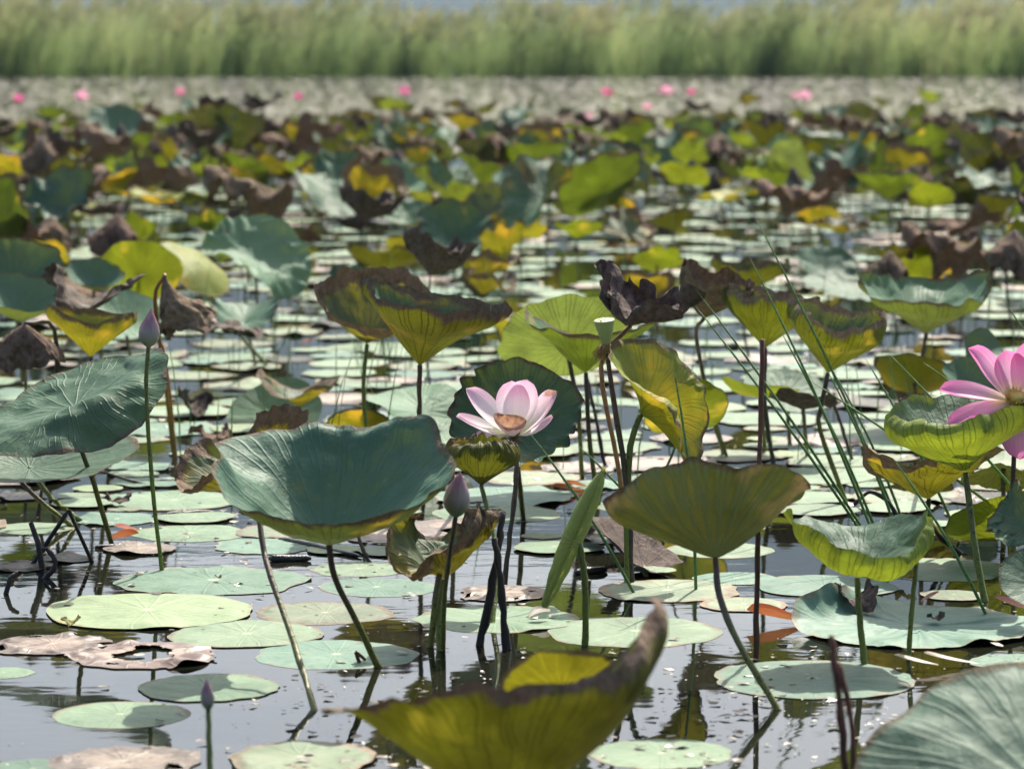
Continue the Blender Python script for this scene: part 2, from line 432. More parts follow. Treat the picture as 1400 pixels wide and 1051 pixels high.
# reeds: blades and plumes, the colour goes with the plant's own height
for nm, lo, hi in (('reed_blade', (0.18, 0.26, 0.09), (0.52, 0.55, 0.26)), ('reed_plume', (0.6, 0.58, 0.36), (0.8, 0.74, 0.54))):
    n = N(nm)
    geo = n.new('ShaderNodeNewGeometry')
    tc = n.coords()
    sep = n.new('ShaderNodeSeparateXYZ')
    n.put(sep.inputs[0], tc.outputs['UV'])
    f = n.noise(0.35, 3, 0.6, geo.outputs['Position'])
    col = n.mix(sep.outputs[1], lo, hi)
    col = n.mix(n.smooth(f, 0.35, 0.65), n.mix(1.0, col, (0.75, 0.85, 0.8), 'MULTIPLY'), col)
    hs = n.new('ShaderNodeHueSaturation')
    n.put(hs.inputs['Value'], n.math('MULTIPLY_ADD', sep.outputs[0], 0.75, 0.72))
    n.put(hs.inputs['Color'], col)
    col = n.mix(n.math('MULTIPLY', n.smooth(sep.outputs[0], 0.62, 1.0), 0.55), hs.outputs[0], (0.46, 0.42, 0.22))
    a = n.bsdf(col, 0.6, 0.3)
    tl = n.new('ShaderNodeBsdfTranslucent')
    n.put(tl.inputs[0], col)
    ms = n.new('ShaderNodeMixShader')
    ms.inputs[0].default_value = 0.5
    n.put(ms.inputs[1], a)
    n.put(ms.inputs[2], tl.outputs[0])
    MATS[nm] = n.end(ms.outputs[0])

# far carpet of small floating leaves and duckweed
n = N('floating_carpet')
tc = n.coords()
sep = n.new('ShaderNodeSeparateXYZ')
n.put(sep.inputs[0], tc.outputs['UV'])
col = n.mix(sep.outputs[0], (0.185, 0.16, 0.13), (0.29, 0.27, 0.22))
MATS['floating_carpet'] = n.end(n.bsdf(col, 0.6, 0.15))


# ------------------------------------------------------------------ object helpers
def tag(o, label=None, cat=None, group=None, kind=None):
    if label:
        o['label'] = label
    if cat:
        o['category'] = cat
    if group:
        o['group'] = group
    if kind:
        o['kind'] = kind
    return o


def empty(name, loc=(0, 0, 0)):
    o = bpy.data.objects.new(name, None)
    o.empty_display_size = 0.05
    COL.objects.link(o)
    o.location = loc
    return o


def mesh_of(name, V, F, mat, uv=None, smooth=True, mats=None, midx=None):
    me = bpy.data.meshes.new(name)
    me.from_pydata(V.tolist() if hasattr(V, 'tolist') else V, [], F.tolist() if hasattr(F, 'tolist') else F)
    if uv is not None:
        l = me.uv_layers.new(name='UVMap')
        l.data.foreach_set('uv', np.asarray(uv, dtype=np.float32).ravel())
    if smooth:
        me.polygons.foreach_set('use_smooth', np.ones(len(me.polygons), dtype=bool))
    for m in (mats or [mat]):
        me.materials.append(MATS[m])
    if midx is not None:
        me.polygons.foreach_set('material_index', np.asarray(midx, dtype=np.int32))
    me.update()
    return me


def obj(name, me, parent=None, loc=(0, 0, 0)):
    o = bpy.data.objects.new(name, me)
    COL.objects.link(o)
    o.location = loc
    if parent:
        o.parent = parent
    return o


def sstep(x, a, b):
    t = np.clip((x - a) / (b - a), 0, 1)
    return t * t * (3 - 2 * t)


class Wob:
    """smooth random field: a few sine waves"""
    def __init__(s, rng, dim, n=7, lo=1.0, hi=4.0):
        k = rng.normal(size=(n, dim))
        k /= np.linalg.norm(k, axis=1)[:, None]
        f = np.exp(rng.uniform(math.log(lo), math.log(hi), n))
        s.k, s.p, s.a = k * f[:, None] * 2 * math.pi, rng.uniform(0, 6.28, n), 1.0 / np.sqrt(f)
        s.a /= math.sqrt((s.a ** 2).sum() / 2)

    def __call__(s, P):
        return (np.sin(P @ s.k.T + s.p) * s.a).sum(-1)


def blade_geo(R, seed=0, nth=120, nr=22, a0=20, a1=20, harm=(), curl=0, curl_r=0.75, curl_h=(), wave=6, pucker=0, crumple=0.0,
              pleat=0.0025, rag=0.03, minz=None, tear=0.0, hole=None, lobes=(), ext=(), cling=0.0):
    """Round leaf by its radial profile: slope (deg) at every radius and angle, summed outwards."""
    rng = np.random.default_rng(seed)
    r = np.linspace(0, 1, nr + 1) ** 0.85
    th = np.arange(nth) * 2 * math.pi / nth
    T, Rr = np.meshgrid(th, r)
    al = a0 + a1 * Rr
    for k, amp, ph in harm:
        al = al + amp * np.cos(k * (T - rad(ph))) * sstep(Rr, -0.1, 0.6)
    def near(a, w_):
        d = (T - rad(a) + math.pi) % (2 * math.pi) - math.pi
        return np.exp(-(d / rad(w_)) ** 2)
    for ang, wid, amp, rs in lobes:                 # local rise or droop of the rim
        al = al + amp * near(ang, wid) * sstep(Rr, rs, rs + 0.35)
    wv = np.zeros_like(T)
    for k in (2, 3, 4, 5, 7, 9):
        wv += rng.normal() * np.sin(k * T + rng.uniform(0, 6.28)) / k ** 0.35
    al = al + wave * 0.5 * wv * sstep(Rr, 0.25, 1.0)
    cu = np.full_like(T, float(curl))
    for k, amp, ph in curl_h:
        cu = cu + amp * np.cos(k * (T - rad(ph)))
    al = al + cu * sstep(Rr, curl_r, 1.05)
    al = al + pucker * (np.cos(21 * T + rng.uniform(0, 6)) * (0.6 + 0.4 * np.cos(2 * T + 1)) + 0.5 * np.cos(13 * T + rng.uniform(0, 6))) * sstep(Rr, 0.6, 1.0)
    al = np.radians(al)
    edge = 1 + rag * Wob(rng, 2, 9, 0.3, 3.5)(np.stack([np.cos(th), np.sin(th)], -1) * 1.0)
    for ang, wid, fr in ext:
        edge = edge * (1 + fr * near(ang, wid)[0])
    dr = np.diff(r, prepend=0.0)[:, None] * edge[None, :] * R
    rho = np.cumsum(np.cos(al) * dr, axis=0)
    z = np.cumsum(np.sin(al) * dr, axis=0)
    z += pleat * R * (np.cos(21 * T) + 0.8 * np.cos(9 * T + 1 + 3 * Rr) + 0.8 * np.cos(14 * T + 2)) * sstep(Rr, 0.05, 0.5)
    P = np.stack([rho * np.cos(T), rho * np.sin(T), z], -1)
    if crumple > 0:
        flat = np.stack([Rr * np.cos(T), Rr * np.sin(T)], -1)
        for c in range(3):
            f = Wob(rng, 2, 8, 0.6, 3.2)(flat) * 0.6 + np.abs(Wob(rng, 2, 8, 1.2, 5.0)(flat)) * 0.45
            P[..., c] += crumple * R * f * sstep(Rr, 0.1, 0.9)
    if cling > 0:                                   # floating leaf: the rim clings to the water
        P[..., 2] -= cling * sstep(Rr, 0.8, 1.0)
    if minz is not None:
        P[..., 2] = np.maximum(P[..., 2], minz)
    V = np.concatenate([P[0, :1] * 0 + P[0].mean(0), P[1:].reshape(-1, 3)])
    idx = lambda i, j: 1 + (i - 1) * nth + (j % nth)
    F, UV = [], []
    hole_f = None
    if tear > 0 or hole is not None:
        flat = np.stack([Rr * np.cos(T), Rr * np.sin(T)], -1)
        wf = Wob(rng, 2, 10, 0.8, 4.0)(flat)
        hole_f = (wf + 2.2 * (Rr - 1.0)) > (1.9 - 2.4 * tear) if tear > 0 else np.zeros_like(Rr, bool)
        if hole is not None:
            hx, hy, hr = hole
            hole_f |= (np.hypot(flat[..., 0] - hx, flat[..., 1] - hy) + 0.06 * wf) < hr
    for j in range(nth):
        F.append((0, idx(1, j), idx(1, j + 1)))
        UV += [((j + .5) / nth, 0), (j / nth, r[1]), ((j + 1) / nth, r[1])]
    for i in range(1, nr):
        for j in range(nth):
            if hole_f is not None and hole_f[i, j]:
                continue
            F.append((idx(i, j), idx(i + 1, j), idx(i + 1, j + 1), idx(i, j + 1)))
            u0, u1 = j / nth, (j + 1) / nth
            UV += [(u0, r[i]), (u0, r[i + 1]), (u1, r[i + 1]), (u1, r[i])]
    return V, F, UV


def frame(axis, spin):
    """matrix whose z is the leaf's axis; spin (deg) turns it, 0 = its x towards world x"""
    zx = Vector(axis).normalized()
    x = Vector((1, 0, 0)) - zx * zx.x
    x.normalize()
    y = zx.cross(x)
    m = Matrix((x, y, zx)).transposed()
    return np.array(m @ Matrix.Rotation(rad(spin), 3, 'Z'))


def tube_geo(pts, rads, sides=8, cap=True):
    pts = [Vector(p) for p in pts]
    V, F, UV = [], [], []
    n = len(pts)
    up = Vector((0.31, 0.2, 0.93)).normalized()
    for i, p in enumerate(pts):
        t = (pts[min(i + 1, n - 1)] - pts[max(i - 1, 0)]).normalized()
        a = t.cross(Vector((0.1, 1, 0.05)) if abs(t.y) < .9 else Vector((1, 0, 0))).normalized()
        b = t.cross(a)
        for k in range(sides):
            an = 2 * math.pi * k / sides
            V.append(tuple(p + (a * math.cos(an) + b * math.sin(an)) * rads[i]))
    for i in range(n - 1):
        for k in range(sides):
            k2 = (k + 1) % sides
            F.append((i * sides + k, i * sides + k2, (i + 1) * sides + k2, (i + 1) * sides + k))
            UV += [(k / sides, i / (n - 1)), ((k + 1) / sides, i / (n - 1)), ((k + 1) / sides, (i + 1) / (n - 1)), (k / sides, (i + 1) / (n - 1))]
    if cap:
        F.append(tuple((n - 1) * sides + k for k in range(sides)))
        UV += [(0.5, 1)] * sides
        F.append(tuple(reversed(range(sides))))
        UV += [(0.5, 0)] * sides
    return V, F, UV


def spline(ctrl, n=14):
    """smooth path through the control points (Catmull-Rom)"""
    c = [Vector(p) for p in ctrl]
    c = [c[0] * 2 - c[1]] + c + [c[-1] * 2 - c[-2]]
    out = []
    m = len(c) - 3
    for s in range(m):
        k = max(2, n // m)
        for i in range(k + (1 if s == m - 1 else 0)):
            t = i / k
            p0, p1, p2, p3 = c[s:s + 4]
            out.append(0.5 * ((2 * p1) + (p2 - p0) * t + (2 * p0 - 5 * p1 + 4 * p2 - p3) * t * t + (3 * p1 - p0 - 3 * p2 + p3) * t ** 3))
    return out


def stem_mesh(ctrl, r0, r1, mat, sides=8, n=14, name='stem', under=0.06):
    path = spline(ctrl, n)
    d = (path[0] - path[1]).normalized()
    if under:
        path = [path[0] + d * under] + path
    k = len(path)
    rr = [r0 + (r1 - r0) * i / (k - 1) for i in range(k)]
    rng = random.Random(int(abs(ctrl[-1][0]) * 9999) + 7)
    jit = 0.2 if mat in ('stem_dark', 'stem_brown', 'stem_rust') else 0.08
    rr = [q * rng.uniform(1 - jit, 1 + jit) for q in rr]
    path = [p + Vector((rng.uniform(-1, 1), rng.uniform(-1, 1), 0)) * jit * 0.008 for p in path[:-1]] + path[-1:]
    V, F, UV = tube_geo(path, rr, sides)
    return mesh_of(name, V, F, mat, UV)


PX = 1.0 / FPX
HERO = []


def leaf(label, apex, base, Rpx, mat, axis=(0, 0, 1), spin=0, stem='stem_mixed', bend=(), dy=0.0, seed=None, sr=1.0, group=None,
         nth=120, nr=22, Y=None, cat='lotus leaf', **prof):
    """One lotus leaf on its stem. apex / base / bend are where it shows in the photo (base on the water), Rpx its blade radius at that depth."""
    B = on_water(*base)
    Ya = (Y if Y else B.y + dy)
    A = at(apex[0], apex[1], Ya)
    root = empty('lotus_leaf', B)
    tag(root, label, cat, group)
    HERO.append((apex[0], apex[1], Rpx, Ya))
    if seed is None:
        seed = int(apex[0] * 7 + apex[1] * 13)
    V, F, UV = blade_geo(Rpx * Ya * PX, seed=seed, nth=nth, nr=nr, **prof)
    V = V @ frame(axis, spin).T + np.array(A - B)
    obj('blade', mesh_of('blade', V, F, mat, UV), root)
    nb = len(bend)
    ctrl = [Vector((0, 0, 0))]
    for i, (bx, by) in enumerate(bend):
        t = (i + 1) / (nb + 1)
        ctrl.append(at(bx, by, B.y + (Ya - B.y) * t) - B)
    ctrl.append(A - B)
    if stem:
        obj('stem', stem_mesh(ctrl, 0.0066 * sr, 0.0056 * sr, stem), root)
    return root


def pad(label, cx, cy, wpx, mat, group=None, seed=None, z=0.004, nth=72, nr=12, name='floating_leaf', **prof):
    c = on_water(cx, cy)
    R = wpx * 0.5 * c.y * PX
    seed = seed if seed is not None else int(cx * 3 + cy * 11)
    p = dict(a0=0, a1=0, wave=3.0, pleat=0.002, rag=0.04, minz=-0.0015, crumple=0.006, cling=0.006)
    p.update(prof)
    V, F, UV = blade_geo(R, seed=seed, nth=nth, nr=nr, **p)
    o = obj(name, mesh_of(name, V, F, mat, UV), None, (c.x, c.y, z))
    return tag(o, label, 'lotus leaf', group)


# ------------------------------------------------------------------ the setting: water, hills, reed bed
def sheet(name, x0, x1, y0, y1, z, mat):
    me = mesh_of(name, [(x0, y0, z), (x1, y0, z), (x1, y1, z), (x0, y1, z)], [(0, 1, 2, 3)], mat, smooth=False)
    return tag(obj(name, me), kind='structure')


sheet('water', -3000, 3000, -40, 6000, 0.0, 'pond_water')


def build_hills():
    rng = np.random.default_rng(5)
    nx, ny = 140, 30
    xs = np.linspace(-2600, 2600, nx)
    ys = np.linspace(1900, 3600, ny)
    wob = Wob(rng, 2, 14, 0.6, 6.0)
    ridge = Wob(rng, 1, 9, 0.5, 5.0)
    V, F = [], []
    for j, y in enumerate(ys):
        for i, x in enumerate(xs):
            t = j / (ny - 1)
            prof = min(1.0, (t / 0.62)) ** 1.15
            top = 480 + 0.11 * x + 26 * ridge(np.array([x / 2200.0]))
            z = top * prof + 14 * wob(np.array([x, y]) / 2400.0) * prof - 3
            if t > 0.62:
                z *= 1 - (t - 0.62) * 0.6
            V.append((x, y, max(z, -2.0)))
    for j in range(ny - 1):
        for i in range(nx - 1):
            a = j * nx + i
            F.append((a, a + 1, a + nx + 1, a + nx))
    tag(obj('hills', mesh_of('hills', V, F, 'hill_forest')), kind='structure')


build_hills()


def build_reeds():
    rng = np.random.default_rng(11)
    y0, y1, half = 99.0, 111.0, 27.0
    ncl = 760
    dens = Wob(rng, 1, 10, 2.0, 12.0)
    V, F, UV, MI = [], [], [], []
    for c in range(ncl):                                       # reeds grow in clumps that lean together
        cx0, cy0 = rng.uniform(-half, half), y0 + (y1 - y0) * rng.uniform(0, 1) ** 1.4
        hb = 1.98 + 0.16 * float(dens(np.array([cx0 / half]))) + 0.26 * min(1.2, max(0, abs(cx0 + 1.0) / 14 - 0.1)) + 0.02 * (cy0 - y0)
        hb *= rng.uniform(0.86, 1.05)
        clean = rng.normal(0.2, 0.12, 2)
        ctone = rng.uniform(0, 1)
        cr = rng.uniform(0.12, 0.42)
        plumes = rng.uniform(0, 1) < 0.6
        for b_ in range(44):
            x, y = cx0 + rng.normal() * cr, max(y0 - 0.3, cy0 + rng.normal() * cr)
            h = hb * rng.uniform(0.45, 1.04)
            lx, ly = clean + rng.normal(0, 0.13, 2)
            wd = rng.uniform(0.012, 0.034)
            a = rng.uniform(0, 3.14)
            dx, dy = math.cos(a) * wd / 2, math.sin(a) * wd / 2
            tone = min(0.99, max(0, ctone * 0.7 + rng.uniform(0, 0.3)))
            b = len(V)
            ts = (0, .5, .82, 1)
            for t, ww in zip(ts, (1, 1, .65, .08)):
                q = t * t
                px, py, pz = x + lx * h * q, y + ly * h * q, h * t - (0.1 if t == 0 else 0)
                V.append((px - dx * ww, py - dy * ww, pz))
                V.append((px + dx * ww, py + dy * ww, pz))
            hh = h / 2.2
            for k in range(3):
                F.append((b + 2 * k, b + 2 * k + 1, b + 2 * k + 3, b + 2 * k + 2))
                UV += [(tone, ts[k] * hh), (tone, ts[k] * hh), (tone, ts[k + 1] * hh), (tone, ts[k + 1] * hh)]
                MI.append(0)
            if plumes and h > 0.6 * hb and rng.uniform() < 0.42:
                b = len(V)
                tx, ty, tz = x + lx * h, y + ly * h, h * 0.97
                L, r0, pl = rng.uniform(0.28, 0.55), rng.uniform(0.03, 0.07), rng.normal(0.5, 0.35)
                pt = rng.uniform(0, 1)
                for t, q in ((-.3, .15), (.1, 1), (.55, .8), (1.0, .05)):
                    for aa in (0, 2.09, 4.19):
                        V.append((tx + pl * L * max(t, 0) ** 1.4 + math.cos(aa) * r0 * q, ty + math.sin(aa) * r0 * q, tz + L * t * .8))
                for k in range(3):
                    for c1 in range(3):
                        c2 = (c1 + 1) % 3
                        F.append((b + 3 * k + c1, b + 3 * k + c2, b + 3 * k + 3 + c2, b + 3 * k + 3 + c1))
                        UV += [(pt * .6, k / 3), (pt * .6, k / 3), (pt * .6, (k + 1) / 3), (pt * .6, (k + 1) / 3)]
                        MI.append(1)
    me = mesh_of('reed_bed', V, F, None, UV, smooth=False, mats=['reed_blade', 'reed_plume'], midx=MI)
    tag(obj('reed_bed', me), 'tall green reed bed with pale plumes along the far water edge', 'reeds', kind='stuff')


build_reeds()


def build_carpet():
    """small floating leaves that cover the open water in front of the reeds"""
    rng = np.random.default_rng(21)
    V, F, UV = [], [], []
    nd = 48000
    ys = 1.0 / rng.uniform(1 / 100.0, 1 / 34.0, nd)
    ys = np.where(rng.uniform(size=nd) < 0.55, rng.uniform(40, 100, nd), ys)
    xs = rng.uniform(-0.24, 0.24, nd) * ys
    for i in range(nd):
        r = rng.uniform(0.03, 0.09)
        b = len(V)
        c = 0.25 + 0.5 * rng.uniform()
        z = 0.004 + 0.012 * rng.uniform()
        tx, ty = rng.normal(0, 0.03, 2)
        for k in range(7):
            a = k * 0.8976
            q = r * rng.uniform(0.85, 1.1)
            px, py = q * math.cos(a), q * math.sin(a)
            V.append((xs[i] + px, ys[i] + py, max(0.003, z + tx * px + ty * py)))
        F.append(tuple(range(b, b + 7)))
        UV += [(c, 0)] * 7
    tag(obj('floating_duckweed', mesh_of('floating_duckweed', V, F, 'floating_carpet', UV, smooth=False)),
        'carpet of small tan floating leaves on open water before the reeds', 'water plants', kind='stuff')


build_carpet()

# ------------------------------------------------------------------ the leaves one can tell apart, near to far
# big cupped leaf with the lit half, and its neighbours round the pale flower
leaf('large blue-green lotus leaf cupped towards the viewer, ragged brown rim, sagging yellow lip', (450, 746), (517, 912), 208, 'leaf_teal_brownrim',
     axis=(0.03, -0.27, 1), Y=6.2, a0=28, a1=14, harm=((1, 9, 75),), lobes=((142, 26, -34, 0.45), (180, 26, 12, 0.3), (240, 24, 9, 0.4), (300, 26, 8, 0.5)), wave=5, crumple=0.024, curl=-6, curl_r=0.84, curl_h=((1, 30, 275),), bend=((488, 850), (458, 790)), rag=0.05, seed=3, nth=150, nr=28, sr=1.05)
leaf('small withered leaf hidden behind the large cupped leaf, on a slanting stem', (352, 668), (430, 970), 120, 'leaf_halfdry',
     axis=(-0.5, 0.1, 1), Y=6.5, a0=25, a1=12, harm=((2, 14, 150),), wave=14, crumple=0.05, bend=((402, 880), (362, 760)), seed=8)
leaf('broad blue-green leaf with a rolled fold, beside the tall pink-tipped bud', (100, 556), (152, 742), 150, 'leaf_teal',
     axis=(-0.40, -0.01, 1), spin=0, Y=7.7, a0=4, a1=0, harm=(), lobes=((100, 60, 14, 0.0), (290, 60, -62, 0.35), (5, 30, 16, 0.2)), wave=6, crumple=0.03, bend=((128, 660), (108, 605)), seed=5, nth=150, nr=26, ext=((190, 40, 0.15),))
leaf('dark shaded leaf under the rolled blue-green leaf', (40, 640), (110, 712), 150, 'leaf_teal',
     axis=(0.0, -0.22, 1), Y=7.9, a0=6, a1=10, wave=4, seed=15, stem='stem_green', bend=((70, 680),))
leaf('olive funnel leaf with dark veins and curled grey rim behind the big cupped leaf', (574, 500), (578, 690), 150, 'leaf_olive',
     axis=(0.08, -0.02, 1), Y=8.3, a0=42, a1=-12, harm=((2, 6, 0), (1, 9, 180)), wave=7, curl=70, curl_r=0.8, pucker=8, crumple=0.018, bend=((574, 590),), stem='stem_brown', nth=150, nr=26, seed=21)
leaf('leaf with tall dry dark back rim behind the olive funnel leaf', (502, 470), (508, 640), 112, 'leaf_halfdry',
     axis=(0.02, -0.2, 1), Y=9.2, a0=34, a1=10, harm=((1, 26, 120),), wave=10, curl=40, curl_r=0.7, crumple=0.04, bend=((497, 540),), stem='stem_green', seed=22)
leaf('pale yellow-green leaf standing upright, underside to the viewer, above the pale flower', (775, 476), (796, 655), 96, 'leaf_palegreen',
     axis=(-0.22, 1.0, 1), Y=8.9, a0=8, a1=8, harm=((1, 6, 120),), wave=3, bend=((790, 560),), seed=23)
leaf('translucent green funnel leaf beneath the upright pale leaf', (801, 510), (818, 690), 118, 'leaf_green',
     axis=(-0.12, 0.08, 1), Y=8.5, a0=38, a1=-10, harm=((1, 14, 180), (2, 8, 0)), wave=9, curl=20, curl_r=0.85, crumple=0.015, bend=((806, 600),), seed=24)
leaf('crumpled purple-brown dead leaf standing behind the green seed pod', (862, 446), (864, 792), 90, 'leaf_dry_dark',
     axis=(0.12, -0.12, 1), Y=7.75, a0=22, a1=14, harm=((2, 18, 160), (1, 14, 170)), wave=20, curl=40, curl_r=0.6, crumple=0.09, stem='stem_orange', bend=((846, 640), (822, 500)), seed=125, nth=150, nr=30, sr=0.9, rag=0.08)
leaf('folded yellow-green leaf hanging half closed beside the seed pod stem', (876, 566), (858, 796), 104, 'leaf_yellow',
     axis=(0.80, -0.50, 0.50), spin=-30, Y=7.4, a0=40, a1=4, harm=((2, 38, 90),), wave=3, curl=-45, curl_r=0.5, curl_h=((2, 45, 0),), pucker=7, crumple=0.02, stem='stem_green', bend=((858, 690), (862, 610)), seed=26, nth=150, nr=28, sr=1.25)
leaf('brown-rimmed funnel leaf among the tall rushes, ribbed rim curled inwards', (1132, 510), (1158, 690), 122, 'leaf_brownband',
     axis=(0.2, -0.10, 1), Y=8.5, a0=40, a1=-6, harm=((2, 8, 0), (1, 6, 0)), wave=7, curl=80, curl_r=0.62, pucker=9, crumple=0.03, bend=((1122, 590), (1122, 560)), stem='stem_mixed', nth=150, nr=28, seed=27)
leaf('olive funnel leaf with grey dry rim overlapped by the brown-rimmed one in the rushes', (1046, 476), (1060, 650), 104, 'leaf_brownband',
     axis=(0.05, 0.0, 1), Y=8.9, a0=42, a1=-8, harm=((1, 8, 160),), wave=8, curl=75, curl_r=0.66, pucker=8, crumple=0.03, bend=((1046, 560),), stem='stem_dark', seed=28)
leaf('dry grey-brown leaf with a thin hooked stem before the rushes', (962, 436), (990, 622), 84, 'leaf_dry',
     axis=(0.1, -0.05, 1), Y=9.0, a0=34, a1=14, harm=((1, 16, 150),), wave=16, curl=60, curl_r=0.6, crumple=0.06, bend=((972, 560), (952, 460)), seed=29, nth=150, nr=26)
leaf('blue-green bowl leaf with curled pale rim above the pink open flower', (1266, 456), (1258, 572), 124, 'leaf_teal',
     axis=(0.0, -0.14, 1), Y=10.4, a0=30, a1=2, harm=((2, 8, 0),), wave=10, curl=45, curl_r=0.8, pucker=10, crumple=0.02, bend=((1258, 510),), stem='stem_mixed', seed=30)
leaf('scarred green leaf tilted up with its underside showing, standing on a bent stem', (978, 764), (1064, 970), 168, 'leaf_scarred',
     axis=(-0.04, 0.55, 1), spin=0, Y=6.12, a0=28, a1=6, lobes=((30, 45, 12, 0.1), (185, 35, -8, 0.2), (230, 35, 16, 0.3)), ext=((20, 40, 0.08),), wave=5, crumple=0.016, bend=((1010, 880), (984, 815)), seed=31, nth=150, nr=26, curl=10, curl_r=0.8, curl_h=((1, 30, 180),))
leaf('green leaf folded across its top, lime underside, between the scarred leaf and the dark bud', (1172, 790), (1182, 908), 140, 'leaf_teal_lime',
     axis=(0.14, -0.16, 1), Y=6.42, a0=30, a1=-10, harm=((2, 12, 10), (1, 10, 20)), wave=8, curl=60, curl_r=0.62, curl_h=((1, 70, 275),), crumple=0.025, bend=((1176, 850),), stem='stem_green', seed=32, nth=150, nr=28)
leaf('lime underside leaf with rolled blue-green front rim below the pink open flower', (1320, 646), (1346, 822), 150, 'leaf_teal_lime',
     axis=(-0.28, -0.02, 1), Y=7.2, a0=36, a1=-12, harm=((1, 10, 160),), wave=7, curl=80, curl_r=0.66, curl_h=((1, 60, 235),), crumple=0.02, bend=((1332, 740),), stem='stem_green', seed=33, nth=150, nr=28, sr=1.15)
leaf('ragged brown and yellow leaf on a black hooked stem under the lime leaf', (1270, 682), (1312, 756), 124, 'leaf_halfdry',
     axis=(-0.2, 0.42, 1), Y=7.6, a0=26, a1=4, harm=((1, 16, 140), (2, 10, 170)), wave=15, curl=20, curl_r=0.8, crumple=0.05, bend=((1282, 730), (1270, 705)), stem='stem_dark', seed=34, tear=0.12)
leaf('bright yellow-green leaf glowing behind the pink flower stem', (1378, 724), (1386, 800), 88, 'leaf_lime',
     axis=(-0.2, 0.75, 1), Y=7.6, a0=8, a1=6, harm=((1, 10, 100),), wave=5, seed=35, stem='stem_green')
leaf('dark leaf facing the viewer right behind the pale pink flower, frilled dry rim', (702, 586), (716, 712), 104, 'leaf_teal_brownrim',
     axis=(0.06, -1.05, 1), Y=7.85, a0=14, a1=12, lobes=((140, 30, 40, 0.45), (175, 20, 20, 0.5), (300, 25, 25, 0.6)), wave=9, pucker=14, crumple=0.02, curl=18, curl_r=0.75, seed=36, nth=150, nr=26, stem='stem_mixed', rag=0.04)
leaf('small olive leaf with a ribbed rolled top just below the pale pink flower', (658, 664), (673, 852), 92, 'leaf_olive',
     axis=(0.06, -0.04, 1), Y=7.05, a0=40, a1=-2, harm=((2, -8, 10),), wave=8, curl=120, curl_r=0.52, pucker=12, crumple=0.02, bend=((680, 760),), stem='stem_green', seed=37, sr=0.9)
leaf('withered brown leaf curled round the purple bud stem', (606, 792), (602, 888), 116, 'leaf_halfdry',
     axis=(-0.05, -0.05, 1), Y=6.62, a0=32, a1=2, harm=((2, 18, 170), (3, 12, 60)), wave=26, curl=50, curl_r=0.6, crumple=0.09, stem='stem_green', bend=((600, 840),), seed=38, nth=150, nr=28, sr=1.3)
leaf('blurred olive leaf with dry brown rim and a high curled flap over the water', (690, 1120), (760, 1330), 262, 'leaf_fore',
     axis=(-0.02, 0.22, 1), Y=4.55, a0=36, a1=0, lobes=((8, 34, 22, 0.35), (100, 30, -10, 0.4), (165, 30, -2, 0.3), (270, 60, 10, 0.2)), ext=((8, 40, 0.58), (180, 30, 0.12)), wave=6, curl=20, curl_r=0.8, curl_h=((1, 70, 350),), crumple=0.03, seed=39, nth=150, nr=28)
leaf('separate leaf added for the sunlit yellow back lobe of the blurred olive leaf', (768, 948), (800, 1150), 84, 'leaf_yellow',
     axis=(-0.35, 1.1, 1), Y=4.95, a0=10, a1=4, harm=((2, 8, 30),), wave=6, crumple=0.015, seed=139, stem='stem_green')  # added as the olive leaf's back lobe; transmitted sunlight put into its yellow colour
leaf('blurred blue-green leaf spread flat near the two rusty stems', (1440, 1085), (1430, 1190), 292, 'leaf_teal',
     axis=(-0.16, -0.30, 1), Y=4.7, a0=10, a1=-2, harm=((2, 10, 120),), lobes=((190, 40, -16, 0.3), (120, 40, -10, 0.4)), wave=5, crumple=0.015, seed=40, nth=150, nr=26)
leaf('grey-green withered leaf hanging by the yellow-green glowing leaf', (1402, 716), (1412, 850), 58, 'leaf_scarred',
     axis=(-0.6, -0.4, 0.4), Y=6.9, a0=20, a1=10, harm=((2, 30, 40),), wave=15, crumple=0.06, seed=41, stem='stem_green')
leaf('blue-green leaf edge leaning in beside the grey withered leaf', (1430, 800), (1425, 900), 66, 'leaf_teal',
     axis=(-0.2, -0.7, 1), Y=6.3, a0=14, a1=8, wave=6, seed=42)
# left side behind the bud
leaf('yellow-ribbed funnel leaf with a grey folded rim behind the rolled leaf', (124, 488), (150, 640), 92, 'leaf_yellow',
     axis=(0.05, 0.02, 1), Y=9.0, a0=40, a1=-8, harm=((2, 6, 0),), wave=7, curl=70, curl_r=0.74, crumple=0.02, seed=43)
leaf('brown shrivelled leaf folded over beside the yellow-ribbed funnel leaf', (34, 442), (60, 640), 72, 'leaf_dry',
     axis=(0.05, -0.15, 1), Y=8.8, a0=-30, a1=-55, harm=((2, 16, 0),), wave=12, crumple=0.07, bend=((76, 560), (74, 450)), stem='stem_dark', seed=44, nth=150)
leaf('wide blue-green bowl leaf behind the shrivelled brown leaf', (28, 440), (40, 580), 82, 'leaf_teal',
     axis=(0.1, -0.35, 1), Y=10.2, a0=28, a1=14, wave=9, seed=45)
leaf('frosty blue-green leaf with curled rim behind the wide bowl leaf', (20, 398), (30, 520), 82, 'leaf_teal',
     axis=(0.1, -0.3, 1), Y=11.4, a0=26, a1=20, harm=((1, 8, 120),), wave=10, curl=20, pucker=8, seed=46)
leaf('brown curled dead leaf strip between the blue-green bowl and hanging leaf', (120, 420), (130, 560), 78, 'leaf_dry_dark',
     axis=(0.05, -0.05, 1), Y=10.0, a0=15, a1=10, harm=((2, 20, 0),), wave=24, crumple=0.09, seed=47)
